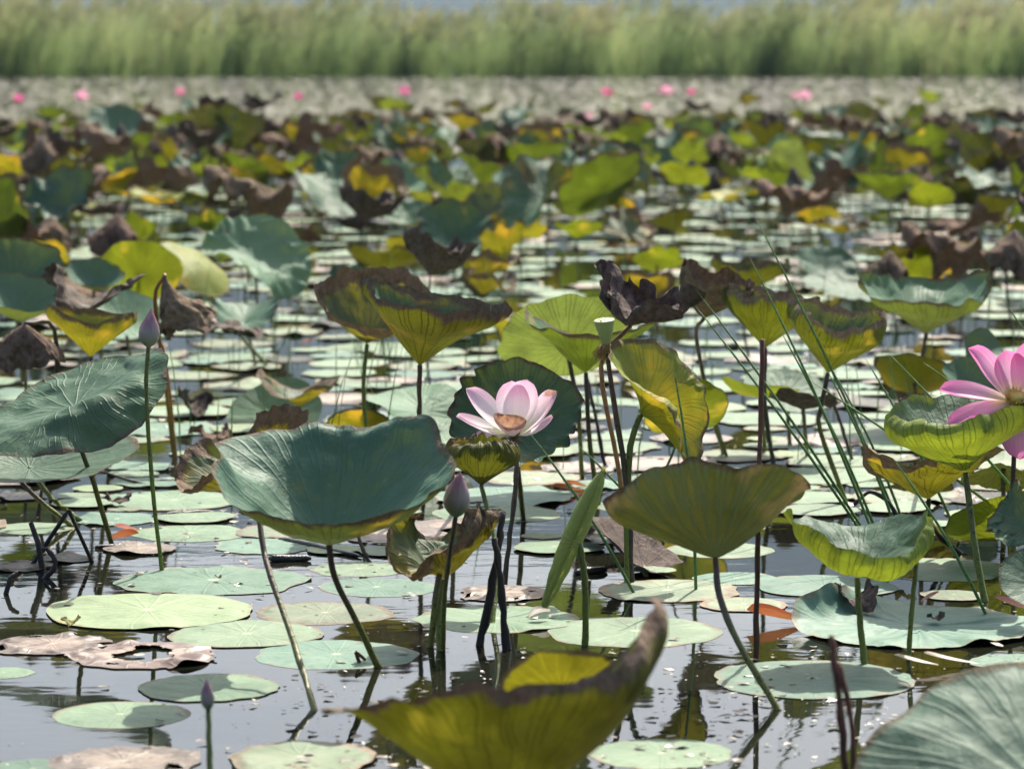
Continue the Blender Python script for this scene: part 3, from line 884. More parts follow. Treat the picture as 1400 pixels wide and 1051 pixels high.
leaf('brown dead leaf hanging closed like a bag from its orange stem', (226, 376), (238, 624), 88, 'leaf_dry',
     axis=(0.12, -0.05, 1), Y=9.4, a0=-66, a1=-14, harm=((1, 46, 12), (2, 8, 40)), wave=12, crumple=0.07, stem='stem_orange', bend=((226, 520), (212, 410)), seed=48, nth=150, nr=28)
leaf('blue-green cup leaf with thick dry lower rim behind the hanging dead leaf', (128, 396), (140, 500), 48, 'leaf_teal_brownrim',
     axis=(0.15, -0.45, 1), Y=12.2, a0=22, a1=22, wave=9, seed=49, nth=90, nr=18)
leaf('round bright green leaf showing its sunlit underside behind the hanging dead leaf', (190, 376), (196, 460), 58, 'leaf_lime',
     axis=(0.02, 1.25, 1), Y=13.0, a0=6, a1=6, wave=3, seed=50, nth=90, nr=18)
leaf('large pale green leaf with furrowed top sloping to the open water', (350, 356), (352, 452), 76, 'leaf_palegreen',
     axis=(0.35, -0.55, 1), Y=13.2, a0=10, a1=0, harm=((2, 16, 70),), lobes=((150, 30, 30, 0.3), (300, 30, -40, 0.4)), wave=16, pucker=12, crumple=0.03, seed=51, nth=100, nr=18)
leaf('pale leaf with yellow underside arched next to the furrowed pale green leaf', (270, 360), (280, 446), 60, 'leaf_yellow',
     axis=(0.35, -0.25, 1), Y=13.4, a0=-6, a1=-10, harm=((1, 20, 150),), wave=8, seed=52, nth=90, nr=18)
leaf('small teal leaf half hidden behind the hanging dead leaf', (170, 440), (180, 500), 55, 'leaf_palegreen',
     axis=(0.2, -0.6, 1), Y=12.0, a0=10, a1=8, wave=8, seed=53, nth=90, nr=18)
leaf('blue-green leaf folded into two wings over the open water', (336, 442), (350, 500), 60, 'leaf_teal',
     axis=(0.0, -0.3, 1), Y=11.6, a0=22, a1=0, harm=((2, 22, 0),), wave=10, pucker=6, seed=54, nth=90, nr=18)
leaf('dead brown leaf drooping under the two-winged blue-green leaf', (318, 448), (366, 500), 46, 'leaf_dry_dark',
     axis=(0.1, 0.0, 1), Y=11.4, a0=5, a1=-20, wave=22, crumple=0.08, stem='stem_green', seed=55, nth=90, nr=18)
leaf('boat-shaped brown leaf with a yellow corner low over the pads', (408, 556), (418, 586), 72, 'leaf_halfdry',
     axis=(0.15, 0.02, 1), Y=10.3, a0=26, a1=4, harm=((2, 14, 0), (1, 10, 0)), wave=10, crumple=0.04, seed=56, nth=100, nr=18)
leaf('green leaf tipping into the water beside the boat-shaped brown leaf', (372, 570), (372, 576), 70, 'leaf_palegreen',
     axis=(-0.2, -0.55, 1), Y=10.55, a0=6, a1=6, harm=((2, 10, 60),), wave=6, seed=57, nth=90, nr=18)
leaf('brown scrap of leaf standing in the water by the orange stem', (262, 562), (262, 572), 34, 'leaf_dry_dark',
     axis=(0.3, -0.2, 1), Y=10.6, a0=25, a1=20, harm=((2, 30, 20),), wave=24, crumple=0.1, seed=58, nth=90, nr=18)
leaf('long pale leaf arched behind the olive funnel leaf', (575, 560), (580, 610), 76, 'leaf_palegreen',
     axis=(0.35, -0.45, 1), Y=9.6, a0=2, a1=-8, harm=((2, 16, 45),), wave=5, seed=59, nth=100, nr=18)
leaf('yellow leaf with orange blush peeping over the big cupped leaf', (490, 588), (492, 600), 46, 'leaf_yellow',
     axis=(0.0, 0.6, 1), Y=9.6, a0=12, a1=6, wave=5, seed=60, nth=90, nr=18)
leaf('pale flat leaf behind the left petals of the pale flower', (600, 590), (612, 628), 52, 'leaf_palegreen',
     axis=(0.1, -0.25, 1), Y=9.2, a0=4, a1=0, wave=5, seed=61, nth=90, nr=18)
leaf('torn yellow and brown leaf beneath the left petals of the pale flower', (618, 640), (622, 700), 50, 'leaf_halfdry',
     axis=(0.0, -0.1, 1), Y=8.1, a0=14, a1=10, wave=20, crumple=0.08, seed=62, nth=90, nr=18)
leaf('yellow leaf glowing behind the folded hanging leaf', (938, 566), (940, 640), 62, 'leaf_lime',
     axis=(-0.15, 1.0, 1), Y=8.9, a0=8, a1=4, wave=6, seed=63, nth=90, nr=18)
leaf('flat lime leaf low in the rushes', (1040, 544), (1046, 620), 60, 'leaf_lime',
     axis=(0.15, 0.25, 1), Y=9.6, a0=14, a1=0, harm=((2, 8, 0),), wave=6, seed=64, nth=90, nr=18)
leaf('pale blue-green leaf behind the flat lime leaf', (1075, 540), (1080, 610), 62, 'leaf_palegreen',
     axis=(0.2, -0.4, 1), Y=9.9, a0=6, a1=4, wave=6, seed=65, nth=90, nr=18)
leaf('rotten brown leaf sagging under the flat lime leaf', (1098, 560), (1104, 625), 52, 'leaf_dry_dark',
     axis=(0.1, 0.2, 1), Y=9.4, a0=14, a1=10, wave=18, crumple=0.07, seed=66, nth=90, nr=18)
leaf('yellow-green leaf glowing behind the brown-rimmed funnel leaf', (1250, 524), (1256, 580), 62, 'leaf_yellow',
     axis=(0.2, 0.6, 1), Y=10.2, a0=14, a1=6, harm=((2, 8, 0),), wave=8, seed=67, nth=90, nr=18)
leaf('small dark leaf facing the viewer left of the open pink flower', (1325, 528), (1328, 585), 44, 'leaf_teal',
     axis=(0.25, -1.0, 1), Y=9.4, a0=14, a1=14, harm=((2, 12, 30),), wave=8, seed=68, nth=90, nr=18)
leaf('small narrow leaf folded above the small dark leaf', (1348, 482), (1350, 560), 36, 'leaf_teal',
     axis=(0.5, -0.8, 1), Y=10.0, a0=10, a1=4, harm=((2, 20, 120),), wave=6, seed=69, nth=90, nr=18)
leaf('withered leaf standing in water behind the scarred leaf, dark and domed', (836, 712), (838, 722), 62, 'leaf_dry_dark',
     axis=(0.05, 0.0, 1), Y=7.9, a0=12, a1=-45, wave=14, crumple=0.06, seed=70, nth=100, nr=18)
leaf('half sunk dark leaf with raised ochre edge below the scarred leaf', (880, 775), (882, 782), 92, 'leaf_dry_dark',
     axis=(0.35, -0.1, 1), Y=7.55, a0=10, a1=6, harm=((1, 14, 170),), wave=8, crumple=0.03, seed=71, nth=100, nr=18)
leaf('curled grey-brown leaf low behind the lime underside leaf', (1262, 592), (1262, 640), 64, 'leaf_dry',
     axis=(0.2, -0.1, 1), Y=8.2, a0=18, a1=4, harm=((2, 16, 0),), wave=16, curl=80, curl_r=0.6, crumple=0.05, seed=72, nth=100, nr=18)
leaf('mottled grey-green leaf drooping behind the pink flower stem', (1372, 640), (1372, 720), 64, 'leaf_scarred',
     axis=(0.1, 0.4, 1), Y=7.9, a0=-8, a1=-14, wave=10, crumple=0.03, seed=73, nth=100, nr=18)

# the middle distance, leaves that still stand out one by one
MID = [
    # label, apex, Rpx, height in photo px from apex down to the water, material, axis, profile
    ('dark brown-edged leaf with wavy rim over the glittering water', (660, 384), 62, 70, 'leaf_halfdry', (-0.05, 0.15, 1), dict(a0=34, a1=0, harm=((1, 12, 150),), wave=16, crumple=0.05)),
    ('olive leaf low behind the tall dry rim', (520, 372), 56, 60, 'leaf_olive', (0.1, 0.3, 1), dict(a0=22, a1=4, wave=12, crumple=0.03)),
    ('olive-brown heart-shaped leaf behind the purple-brown dead leaf', (884, 398), 44, 60, 'leaf_halfdry', (0.0, 0.6, 1), dict(a0=18, a1=4, harm=((2, 10, 0),), wave=12, crumple=0.03)),
    ('bright lime leaf tip above the heart-shaped leaf', (898, 362), 36, 62, 'leaf_lime', (0.0, 0.6, 1), dict(a0=10, a1=4, wave=6)),
    ('long teal leaf with crimped edge over the rushes', (1165, 402), 76, 62, 'leaf_teal', (0.12, -0.12, 1), dict(a0=4, a1=2, wave=8, pucker=8)),
    ('dark bowl leaf with shadowed inside behind the long teal leaf', (1222, 366), 40, 66, 'leaf_olive', (0.0, 0.1, 1), dict(a0=38, a1=0, wave=14, curl=50, crumple=0.04)),
    ('teal leaf turned edge-on behind the rush tips', (1130, 368), 48, 60, 'leaf_teal', (0.3, -0.6, 1), dict(a0=10, a1=8, wave=8)),
    ('olive bowl leaf with yellow side on a dark stem', (1314, 366), 52, 64, 'leaf_olive', (0.1, 0.15, 1), dict(a0=34, a1=-2, wave=9, crumple=0.02)),
    ('yellow rotted leaf touching the olive bowl leaf', (1278, 378), 36, 50, 'leaf_yellow', (-0.2, 0.5, 1), dict(a0=14, a1=4, wave=10)),
    ('deep green bowl leaf with dry grey rim', (1372, 306), 60, 70, 'leaf_olive', (0.0, 0.1, 1), dict(a0=36, a1=0, wave=7, curl=50, crumple=0.02)),
    ('wide green bowl leaf with bleached straight rim', (1216, 274), 62, 68, 'leaf_green', (0.0, 0.06, 1), dict(a0=34, a1=-4, wave=5, curl=50, crumple=0.015)),
    ('lime leaf glowing next to the wide green bowl leaf', (1272, 274), 32, 60, 'leaf_lime', (0.2, 0.7, 1), dict(a0=14, a1=4, wave=6)),
    ('teal leaf with crinkled white edge', (1345, 255), 50, 66, 'leaf_teal_brownrim', (0.3, -0.2, 1), dict(a0=8, a1=6, wave=14, pucker=8)),
    ('brown-edged olive cup leaf high over the others', (1176, 204), 36, 84, 'leaf_halfdry', (0.1, 0.1, 1), dict(a0=42, a1=0, wave=10, curl=40, crumple=0.04)),
    ('fresh green leaf standing upright near the far lilies', (1270, 195), 32, 70, 'leaf_green', (-0.2, 0.8, 1), dict(a0=12, a1=4, wave=6)),
    ('grey-topped leaf shaped like a flat dish', (1128, 200), 48, 70, 'leaf_teal_brownrim', (0.12, -0.1, 1), dict(a0=16, a1=4, wave=8, curl=30)),
    ('dead dark leaf hanging beside the green upright leaf', (1328, 190), 34, 66, 'leaf_dry_dark', (0.3, -0.2, 1), dict(a0=-10, a1=-30, wave=18, crumple=0.07)),
    ('blue-green leaf with pale rim lying open at a slant', (1370, 196), 46, 66, 'leaf_teal', (0.3, -0.4, 1), dict(a0=12, a1=12, wave=6)),
    ('tall green leaf with ribbed underside tilted like a fan', (826, 262), 66, 62, 'leaf_green', (-0.55, 0.85, 1), dict(a0=12, a1=2, harm=((2, 8, 40),), wave=5)),
    ('wide green bowl leaf with its lit rim level', (735, 222), 52, 66, 'leaf_green', (0.0, 0.08, 1), dict(a0=26, a1=0, wave=6, curl=20)),
    ('olive leaf with dry rim below the level green bowl leaf', (752, 252), 42, 62, 'leaf_halfdry', (-0.1, 0.5, 1), dict(a0=22, a1=4, wave=10, crumple=0.03)),
    ('blue-green leaf tilted sideways with a pale edge', (704, 262), 38, 64, 'leaf_teal', (0.4, -0.6, 1), dict(a0=14, a1=8, wave=5)),
    ('brown heap of shrivelled leaf near the fan-like leaf', (872, 300), 48, 56, 'leaf_dry', (0.0, 0.0, 1), dict(a0=8, a1=-30, wave=24, crumple=0.1)),
    ('brown broken leaf with teal inside below the fan-like leaf', (852, 322), 46, 50, 'leaf_halfdry', (0.3, -0.4, 1), dict(a0=14, a1=8, wave=20, crumple=0.07)),
    ('green-yellow leaf with brown flank over the bright water', (922, 316), 44, 60, 'leaf_olive', (-0.2, 0.2, 1), dict(a0=30, a1=2, wave=12, crumple=0.04)),
    ('lemon-green leaf bowed to one side', (935, 248), 38, 60, 'leaf_lime', (0.25, 0.5, 1), dict(a0=20, a1=-4, wave=7)),
    ('teal leaf patch facing the viewer behind the lemon-green leaf', (908, 224), 28, 60, 'leaf_teal', (0.1, -0.9, 1), dict(a0=10, a1=8, wave=6)),
    ('pale-topped leaf with yellow belly', (1000, 276), 46, 58, 'leaf_yellow', (-0.1, -0.05, 1), dict(a0=14, a1=4, wave=12)),
    ('crinkled teal leaf next to the pale-topped leaf', (1050, 280), 44, 56, 'leaf_teal', (0.1, -0.2, 1), dict(a0=8, a1=6, wave=10, pucker=6)),
    ('large dark teal leaf with a brown scorched side', (622, 326), 56, 62, 'leaf_teal_brownrim', (0.1, -0.9, 1), dict(a0=16, a1=16, wave=12, crumple=0.04)),
    ('teal leaf with frayed pale rim next to the scorched leaf', (562, 308), 44, 60, 'leaf_teal', (0.0, -0.35, 1), dict(a0=18, a1=10, wave=12)),
    ('yellow leaf glowing under the frayed teal leaf', (558, 340), 32, 46, 'leaf_yellow', (-0.1, 0.6, 1), dict(a0=10, a1=4, wave=10)),
    ('sunlit yellow leaf beside the scorched leaf', (712, 318), 36, 52, 'leaf_yellow', (0.1, 0.7, 1), dict(a0=10, a1=4, wave=10)),
    ('green leaf with lemon band above the pale upright leaf', (788, 326), 40, 52, 'leaf_lime', (0.1, 0.2, 1), dict(a0=24, a1=0, wave=10, curl=30)),
    ('teal leaf with scalloped pale rim sagging to one side', (450, 268), 54, 62, 'leaf_teal', (0.3, -0.5, 1), dict(a0=8, a1=2, harm=((2, 14, 20),), wave=8)),
    ('small oval teal leaf with a white edge', (496, 248), 30, 60, 'leaf_teal', (0.35, -0.8, 1), dict(a0=10, a1=8, wave=4)),
    ('pale bleached leaf with ribbed folds', (548, 258), 46, 56, 'leaf_palegreen', (0.1, -0.5, 1), dict(a0=20, a1=10, wave=14, pucker=10)),
    ('dark boat-shaped dead leaf raised over the far leaves', (546, 196), 34, 66, 'leaf_halfdry', (0.25, 0.05, 1), dict(a0=26, a1=4, harm=((2, 14, 0),), wave=10, crumple=0.04)),
    ('olive cup leaf with a cream folded flank near the far lilies', (632, 180), 34, 62, 'leaf_halfdry', (0.1, 0.2, 1), dict(a0=36, a1=8, wave=16, crumple=0.05)),
    ('hooked black dead leaf near the far pink flowers', (790, 178), 28, 60, 'leaf_dry_dark', (0.3, 0.1, 1), dict(a0=0, a1=-35, wave=24, crumple=0.1)),
    ('raised oval teal leaf with a pale rim, highest of the far leaves', (156, 176), 42, 74, 'leaf_teal', (0.2, -0.85, 1), dict(a0=8, a1=8, wave=3)),
    ('dark cup-shaped dead leaf beside the far pink flowers', (292, 156), 27, 84, 'leaf_dry_dark', (-0.1, 0.1, 1), dict(a0=38, a1=10, wave=14, crumple=0.06)),
    ('dark dead leaf spread like a bird above the far leaves', (358, 150), 33, 84, 'leaf_dry_dark', (0.0, 0.1, 1), dict(a0=26, a1=10, harm=((2, 18, 0),), wave=16, crumple=0.06)),
    ('curved teal leaf with a sunlit side on the open field', (42, 322), 52, 66, 'leaf_teal', (-0.1, -0.75, 1), dict(a0=10, a1=10, harm=((2, 12, 150),), wave=6)),
    ('black-brown dead leaf lump beside the curved teal leaf', (125, 296), 40, 58, 'leaf_dry_dark', (0.1, 0.0, 1), dict(a0=14, a1=10, wave=26, crumple=0.11)),
    ('teal leaf on a yellow bowl underside', (212, 280), 42, 60, 'leaf_yellow', (0.1, -0.1, 1), dict(a0=20, a1=0, wave=8, curl=20)),
    ('yellow and green leaf tilted over the dead leaf lump', (176, 256), 38, 56, 'leaf_yellow', (-0.3, 0.6, 1), dict(a0=12, a1=4, wave=8)),
    ('orange-stained leaf in the shade of other leaves', (18, 236), 40, 60, 'leaf_yellow', (0.1, 0.5, 1), dict(a0=16, a1=4, wave=12, crumple=0.03)),
    ('tent-like brown leaf with orange ribs', (374, 232), 44, 60, 'leaf_halfdry', (0.0, 0.4, 1), dict(a0=10, a1=-22, wave=14, crumple=0.05)),
    ('brown peaked leaf over the tent-like leaf', (372, 182), 34, 80, 'leaf_dry', (0.1, 0.2, 1), dict(a0=-16, a1=-24, wave=16, crumple=0.06)),
    ('dark olive leaf edged in black', (322, 250), 34, 58, 'leaf_olive', (0.1, 0.3, 1), dict(a0=22, a1=0, wave=12, crumple=0.03)),
    ('green leaf low on the open field beside pads', (280, 262), 36, 56, 'leaf_green', (0.0, -0.3, 1), dict(a0=12, a1=6, wave=10)),
    ('yellow leaf hanging limp by the curved teal leaf', (60, 348), 36, 50, 'leaf_yellow', (0.2, 0.6, 1), dict(a0=12, a1=-10, wave=8)),
    ('lime leaf low in front of the crinkled teal leaf', (1120, 300), 30, 50, 'leaf_yellow', (0.0, 0.6, 1), dict(a0=12, a1=4, wave=10)),
    ('rust-bellied leaf with crinkled teal top', (1150, 320), 44, 58, 'leaf_halfdry', (0.0, 0.0, 1), dict(a0=22, a1=-2, wave=14, pucker=8, crumple=0.03)),
]
for label, ap, rp, hp, mat, ax, prof in MID:
    prof = {**prof, 'wave': prof.get('wave', 6) * 1.6, 'crumple': max(0.035, prof.get('crumple', 0)), 'rag': 0.06}
    leaf(label, ap, (ap[0] + random.Random(ap[0]).uniform(-6, 10), ap[1] + hp), rp, mat, axis=ax, nth=84, nr=14, sr=0.85,
         stem=random.Random(ap[1]).choice(['stem_mixed', 'stem_green', 'stem_brown']), seed=ap[0] * 3 + ap[1], **prof)

# ------------------------------------------------------------------ leaves lying on the water
PADS = [
    ('broad pale yellow-green leaf afloat with a yellow folded edge', 202, 836, 292, 'pad_yellow', dict(wave=5, rag=0.03, z=0.005)),
    ('smooth oval pale leaf alone on bright water', 165, 977, 190, 'pad_pale', dict(wave=1, rag=0.012)),
    ('pale leaf with brown-nicked edge above the smooth oval leaf', 283, 940, 200, 'pad_pale', dict(wave=5, rag=0.035)),
    ('pale leaf afloat touching the broad yellow-green leaf', 338, 868, 213, 'pad_pale', dict(wave=3)),
    ('teal leaf afloat below the big cupped leaf crossed by its stem', 460, 895, 222, 'pad_teal', dict(wave=4)),
    ('pale leaf afloat with chipped edge behind the slanting stem', 445, 838, 190, 'pad_worn', dict(wave=4, rag=0.04)),
    ('teal leaf afloat half in shadow with a small snail', 292, 794, 257, 'pad_teal', dict(wave=5, rag=0.04)),
    ('blue-green leaf afloat beside the black sticks', 362, 747, 146, 'pad_teal', dict(wave=3)),
    ('pale leaf afloat under the orange fallen petals', 260, 729, 160, 'pad_pale', dict(wave=4, rag=0.04)),
    ('wide pale leaf afloat behind the tall bud stem', 238, 685, 198, 'pad_pale', dict(wave=4)),
    ('pale leaf afloat behind the bent black stems', 45, 722, 110, 'pad_pale', dict(wave=3)),
    ('green leaf scrap afloat by the rotten leaves', 5, 920, 84, 'pad_pale', dict(wave=4)),
    ('worn leaf with brown torn edge low in front of the slanting stem', 412, 1036, 212, 'pad_worn', dict(wave=8, rag=0.05)),
    ('dark green leaf afloat beside the rotten brown leaves', 45, 1052, 140, 'pad_teal', dict(wave=4)),
    ('pale leaf afloat under the flower stem', 680, 703, 182, 'pad_pale', dict(wave=4)),
    ('teal leaf with puddled middle beside the withered brown leaf', 515, 803, 164, 'pad_teal', dict(wave=4)),
    ('pale leaf afloat under the black stick', 490, 778, 132, 'pad_pale', dict(wave=3)),
    ('pale leaf afloat holding a white fallen petal', 680, 846, 228, 'pad_pale', dict(wave=6, rag=0.035)),
    ('smooth pale leaf afloat under the rolled young leaf', 870, 863, 243, 'pad_pale', dict(wave=3)),
    ('spotted pale leaf afloat with pink worn end', 912, 808, 196, 'pad_worn', dict(wave=4, rag=0.03)),
    ('tiny pinkish leaf afloat on dark water', 742, 733, 60, 'pad_worn', dict(wave=2)),
    ('worn leaf afloat behind the orange fallen petals near the flower', 725, 653, 150, 'pad_worn', dict(wave=4)),
    ('pale pinkish leaf afloat beside the orange cupped petal', 1018, 827, 118, 'pad_worn', dict(wave=3)),
    ('teal leaf afloat behind the scarred leaf stem', 1006, 791, 112, 'pad_teal', dict(wave=3)),
    ('wide green leaf afloat behind the folded-top leaf', 1128, 803, 190, 'pad_teal', dict(wave=6)),
    ('shadow-streaked leaf afloat beside the dark bud', 1285, 778, 204, 'pad_pale', dict(wave=4)),
    ('teal leaf afloat under the slanting stem of the scarred leaf', 1112, 929, 284, 'pad_teal', dict(wave=4, rag=0.03)),
    ('pink-brown leaf afloat behind the fallen pink petals', 1304, 815, 90, 'pad_worn', dict(wave=4)),
    ('small leaf with a puddle beside the fallen pink petal', 1398, 823, 56, 'pad_pale', dict(wave=2)),
    ('blurred pale leaf afloat close under the olive leaf', 905, 1030, 200, 'pad_pale', dict(wave=3)),
    ('teal leaf afloat beyond the large upturned leaf', 1390, 905, 130, 'pad_teal', dict(wave=3)),
    ('pale leaf afloat beside the half sunk dark leaf', 985, 752, 150, 'pad_pale', dict(wave=4)),
    ('pale leaf afloat behind the rolled young leaf', 905, 692, 170, 'pad_pale', dict(wave=4)),
    ('pale leaf afloat before the black hooked stem', 1180, 745, 140, 'pad_pale', dict(wave=4)),
]
EXPL = []
for label, cx, cy, wp, mat, prof in PADS:
    o = pad(label, cx, cy, wp, mat, nth=96, nr=14, **{**prof, 'z': prof.get('z', 0.002 + (cx % 5) * 0.0006)})
    EXPL.append((o.location.x, o.location.y, wp * 0.5 * o.location.y * PX))
o = pad('large blue-green leaf on the water with its back rim turned up', 1250, 858, 345, 'pad_teal', nth=140, nr=22, a0=0, a1=1, z=0.005,
        lobes=((140, 34, 66, 0.6), (165, 22, 20, 0.6), (330, 40, 5, 0.3)), wave=3, pleat=0.006, pucker=3, rag=0.02, crumple=0.01)
EXPL.append((o.location.x, o.location.y, 0.24))
for label, cx, cy, wp, prof in (
        ('rotten pink-brown leaf breaking up behind the ring-shaped one', 72, 882, 160, dict(wave=14, tear=0.3)),
        ('rotten leaf eaten to a pink-brown ring round clear water', 190, 897, 205, dict(wave=14, tear=0.3, hole=(0.05, 0.05, 0.42))),
        ('rotten brown leaf crumbling beside the thin blurred bud', 170, 1042, 210, dict(wave=14, tear=0.25)),
        ('rotten leaf fragment among the bent black stems', 30, 775, 90, dict(wave=12, tear=0.3)),
        ('rotten leaf scum beside the rolled young leaf', 690, 812, 130, dict(wave=10, tear=0.35)),
        ('rotten brown leaf fragment behind the thick flower stem', 790, 640, 110, dict(wave=12, tear=0.25)),
        ('rotten reddish leaf fragment behind the rushes', 1120, 605, 130, dict(wave=12, tear=0.3))):
    o = pad(label, cx, cy, wp, 'pad_rotten', nth=120, nr=20, crumple=0.02, rag=0.06, **prof)
    EXPL.append((o.location.x, o.location.y, wp * 0.5 * o.location.y * PX * 0.9))

# ------------------------------------------------------------------ flowers, buds, seed pod
def petal_geo(L, W, cup=0.5, e0=20, e1=0, tip=0.0, n=16, m=10, seed=0, notch=0.0):
    """Petal from the origin along +x. e0: slope at the base (deg), e1: change to the tip, cup: how far the sides lift."""
    rng = np.random.default_rng(seed)
    V, F, UV = [], [], []
    x = z = 0.0
    ph = rng.uniform(0, 6.28, 3)
    for i in range(n + 1):
        s = i / n
        e = rad(e0 + e1 * s + tip * max(0, s - 0.75) * 4)
        if i:
            x += math.cos(e) * L / n
            z += math.sin(e) * L / n
        wd = W * 0.5 * (0.22 + 0.78 * math.sin(min(1.0, s / 0.62) * math.pi / 2)) * (math.sqrt(max(0.0, 1 - max(0, (s - 0.5) / 0.5) ** 2.3)))
        wd = max(wd, 0.0004)
        for j in range(m + 1):
            t = 2 * j / m - 1
            bend = t * cup * 1.3
            r = wd / max(0.2, cup * 1.3)
            yy = math.sin(bend) * r if cup > 0.05 else wd * t
            lift = (1 - math.cos(bend)) * r if cup > 0.05 else 0
            lift += 0.02 * L * math.sin(3 * t + 5 * s + ph[0]) * s * abs(t)
            V.append((x - math.sin(e) * lift, yy, z + math.cos(e) * lift))
    for i in range(n):
        for j in range(m):
            a = i * (m + 1) + j
            F.append((a, a + m + 1, a + m + 2, a + 1))
            UV += [(j / m, i / n), (j / m, (i + 1) / n), ((j + 1) / m, (i + 1) / n), ((j + 1) / m, i / n)]
    return np.array(V), F, UV


def add_petal(root, mat, az, L, W, off=0.012, zoff=0.0, tilt=None, name='petal', org=(0, 0, 0), **kw):
    V, F, UV = petal_geo(L, W, **kw)
    V = V + np.array([off, 0, zoff])
    c, s = math.cos(rad(az)), math.sin(rad(az))
    M = np.array([[c, -s, 0], [s, c, 0], [0, 0, 1]])
    V = V @ M.T
    if tilt is not None:
        V = V @ tilt.T
    return obj(name, mesh_of(name, V + np.array(org), F, mat, UV), root)


def lathe_geo(prof, sides=20):
    V, F, UV = [], [], []
    k = len(prof)
    for i, (r, z) in enumerate(prof):
        for j in range(sides):
            a = 2 * math.pi * j / sides
            V.append((r * math.cos(a), r * math.sin(a), z))
    for i in range(k - 1):
        for j in range(sides):
            j2 = (j + 1) % sides
            F.append((i * sides + j, i * sides + j2, (i + 1) * sides + j2, (i + 1) * sides + j))
            UV += [(j / sides, i / (k - 1)), ((j + 1) / sides, i / (k - 1)), ((j + 1) / sides, (i + 1) / (k - 1)), (j / sides, (i + 1) / (k - 1))]
    F.append(tuple((k - 1) * sides + j for j in range(sides)))
    UV += [(0.5, 1)] * sides
    return np.array(V), F, UV


def stamens(root, org, n, r0, L, mat, down=False, seed=1, tilt=None):
    rng = random.Random(seed)
    V, F = [], []
    for i in range(n):
        a = rng.uniform(0, 6.283)
        l = L * rng.uniform(0.6, 1.15)
        sp = rng.uniform(0.1, 0.75)
        d0 = Vector((math.cos(a) * r0, math.sin(a) * r0, rng.uniform(-.002, .002)))
        d2 = d0 + Vector((math.cos(a) * l * sp, math.sin(a) * l * sp, (-1 if down else 1) * l * rng.uniform(0.5, 1)))
        mid_ = (d0 + d2) / 2 + Vector((rng.uniform(-1, 1), rng.uniform(-1, 1), rng.uniform(-1, 1))) * l * 0.16
        v, f, _ = tube_geo([d0, mid_, d2], [0.0009, 0.0009, 0.0014], 4)
        b = len(V)
        V += v
        F += [tuple(b + q for q in ff) for ff in f]
    V = np.array(V)
    if tilt is not None:
        V = V @ tilt.T
    o = obj('stamens', mesh_of('stamens', V + np.array(org), F, mat), root)
    o['kind'] = 'stuff'
    return o


def flower_root(label, apex, base, Y, stem, bend=(), r=(0.0058, 0.005), name='lotus_flower', cat='flower', group=None):
    B = on_water(*base)
    A = at(apex[0], apex[1], Y)
    root = tag(empty(name, B), label, cat, group)
    ctrl = [Vector((0, 0, 0))] + [at(bx, by, B.y + (Y - B.y) * (i + 1) / (len(bend) + 1)) - B for i, (bx, by) in enumerate(bend)] + [A - B]
    obj('stem', stem_mesh(ctrl, r[0], r[1], stem), root)
    return root, A - B


# pale pink flower in the middle, past its prime
root, A = flower_root('pale pink lotus flower with six remaining petals, one stained brown', (703, 594), (690, 798), 7.38, 'stem_brown', ((697, 730), (706, 650)))
tl = np.array(Matrix.Rotation(rad(14), 3, 'X'))
for az, L, W, mat, kw in (
        (190, .130, .088, 'petal_pale', dict(e0=6, e1=34, cup=.5)),
        (156, .140, .094, 'petal_pale', dict(e0=28, e1=24, cup=.5)),
        (96, .116, .086, 'petal_pale', dict(e0=56, e1=24, cup=.6)),
        (62, .122, .092, 'petal_pale', dict(e0=50, e1=30, cup=.6)),
        (10, .132, .104, 'petal_stained', dict(e0=22, e1=50, cup=.7)),
        (338, .100, .080, 'petal_pale', dict(e0=2, e1=60, cup=.7)),
        (250, .088, .100, 'petal_brown', dict(e0=20, e1=66, cup=.9)),
        (214, .088, .062, 'petal_pale', dict(e0=-6, e1=30, cup=.5))):
    add_petal(root, mat, az, L, W, org=A, tilt=tl, seed=az, **kw)
V, F, UV = lathe_geo([(0.004, -0.012), (0.010, -0.006), (0.013, 0.0), (0.011, 0.012), (0.013, 0.022), (0.004, 0.023)])
obj('receptacle', mesh_of('receptacle', V @ tl.T + np.array(A), F, 'receptacle', UV), root)
for az in (250, 300, 20):
    add_petal(root, 'petal_bud_dark', az, .018, .014, org=A, off=0.006, zoff=-0.008, e0=-40, e1=10, cup=.4, name='sepal', n=6, m=4)

# bright pink open flower at the edge
root, A = flower_root('wide open bright pink lotus flower with yellow centre', (1390, 550), (1388, 800), 7.3, 'stem_mixed', ((1384, 690),))
tl = np.array(Matrix.Rotation(rad(26), 3, 'X'))
for az, L, W, kw in ((176, .160, .056, dict(e0=10, e1=-2, cup=.7)), (150, .150, .062, dict(e0=34, e1=22, cup=.8, tip=-25)), (104, .112, .072, dict(e0=34, e1=28, cup=.8)),
                     (196, .150, .050, dict(e0=-6, e1=-12, cup=.6)), (222, .125, .074, dict(e0=2, e1=-40, cup=.5)), (268, .140, .076, dict(e0=0, e1=-52, cup=.5)),
                     (315, .140, .070, dict(e0=6, e1=-30, cup=.6)), (62, .140, .070, dict(e0=34, e1=24, cup=.8)), (20, .150, .064, dict(e0=26, e1=4, cup=.7)), (345, .15, .06, dict(e0=6, e1=-6, cup=.6))):
    add_petal(root, 'petal_pink', az, L, W * 1.35, org=A, tilt=tl, seed=az, **kw)
V, F, UV = lathe_geo([(0.006, -0.01), (0.012, 0.0), (0.015, 0.012), (0.018, 0.02), (0.003, 0.021)])
obj('receptacle', mesh_of('receptacle', V @ tl.T + np.array(A), F, 'stamen_yellow', UV), root)
stamens(root, A, 110, 0.014, 0.026, 'stamen_yellow', seed=4, tilt=tl)


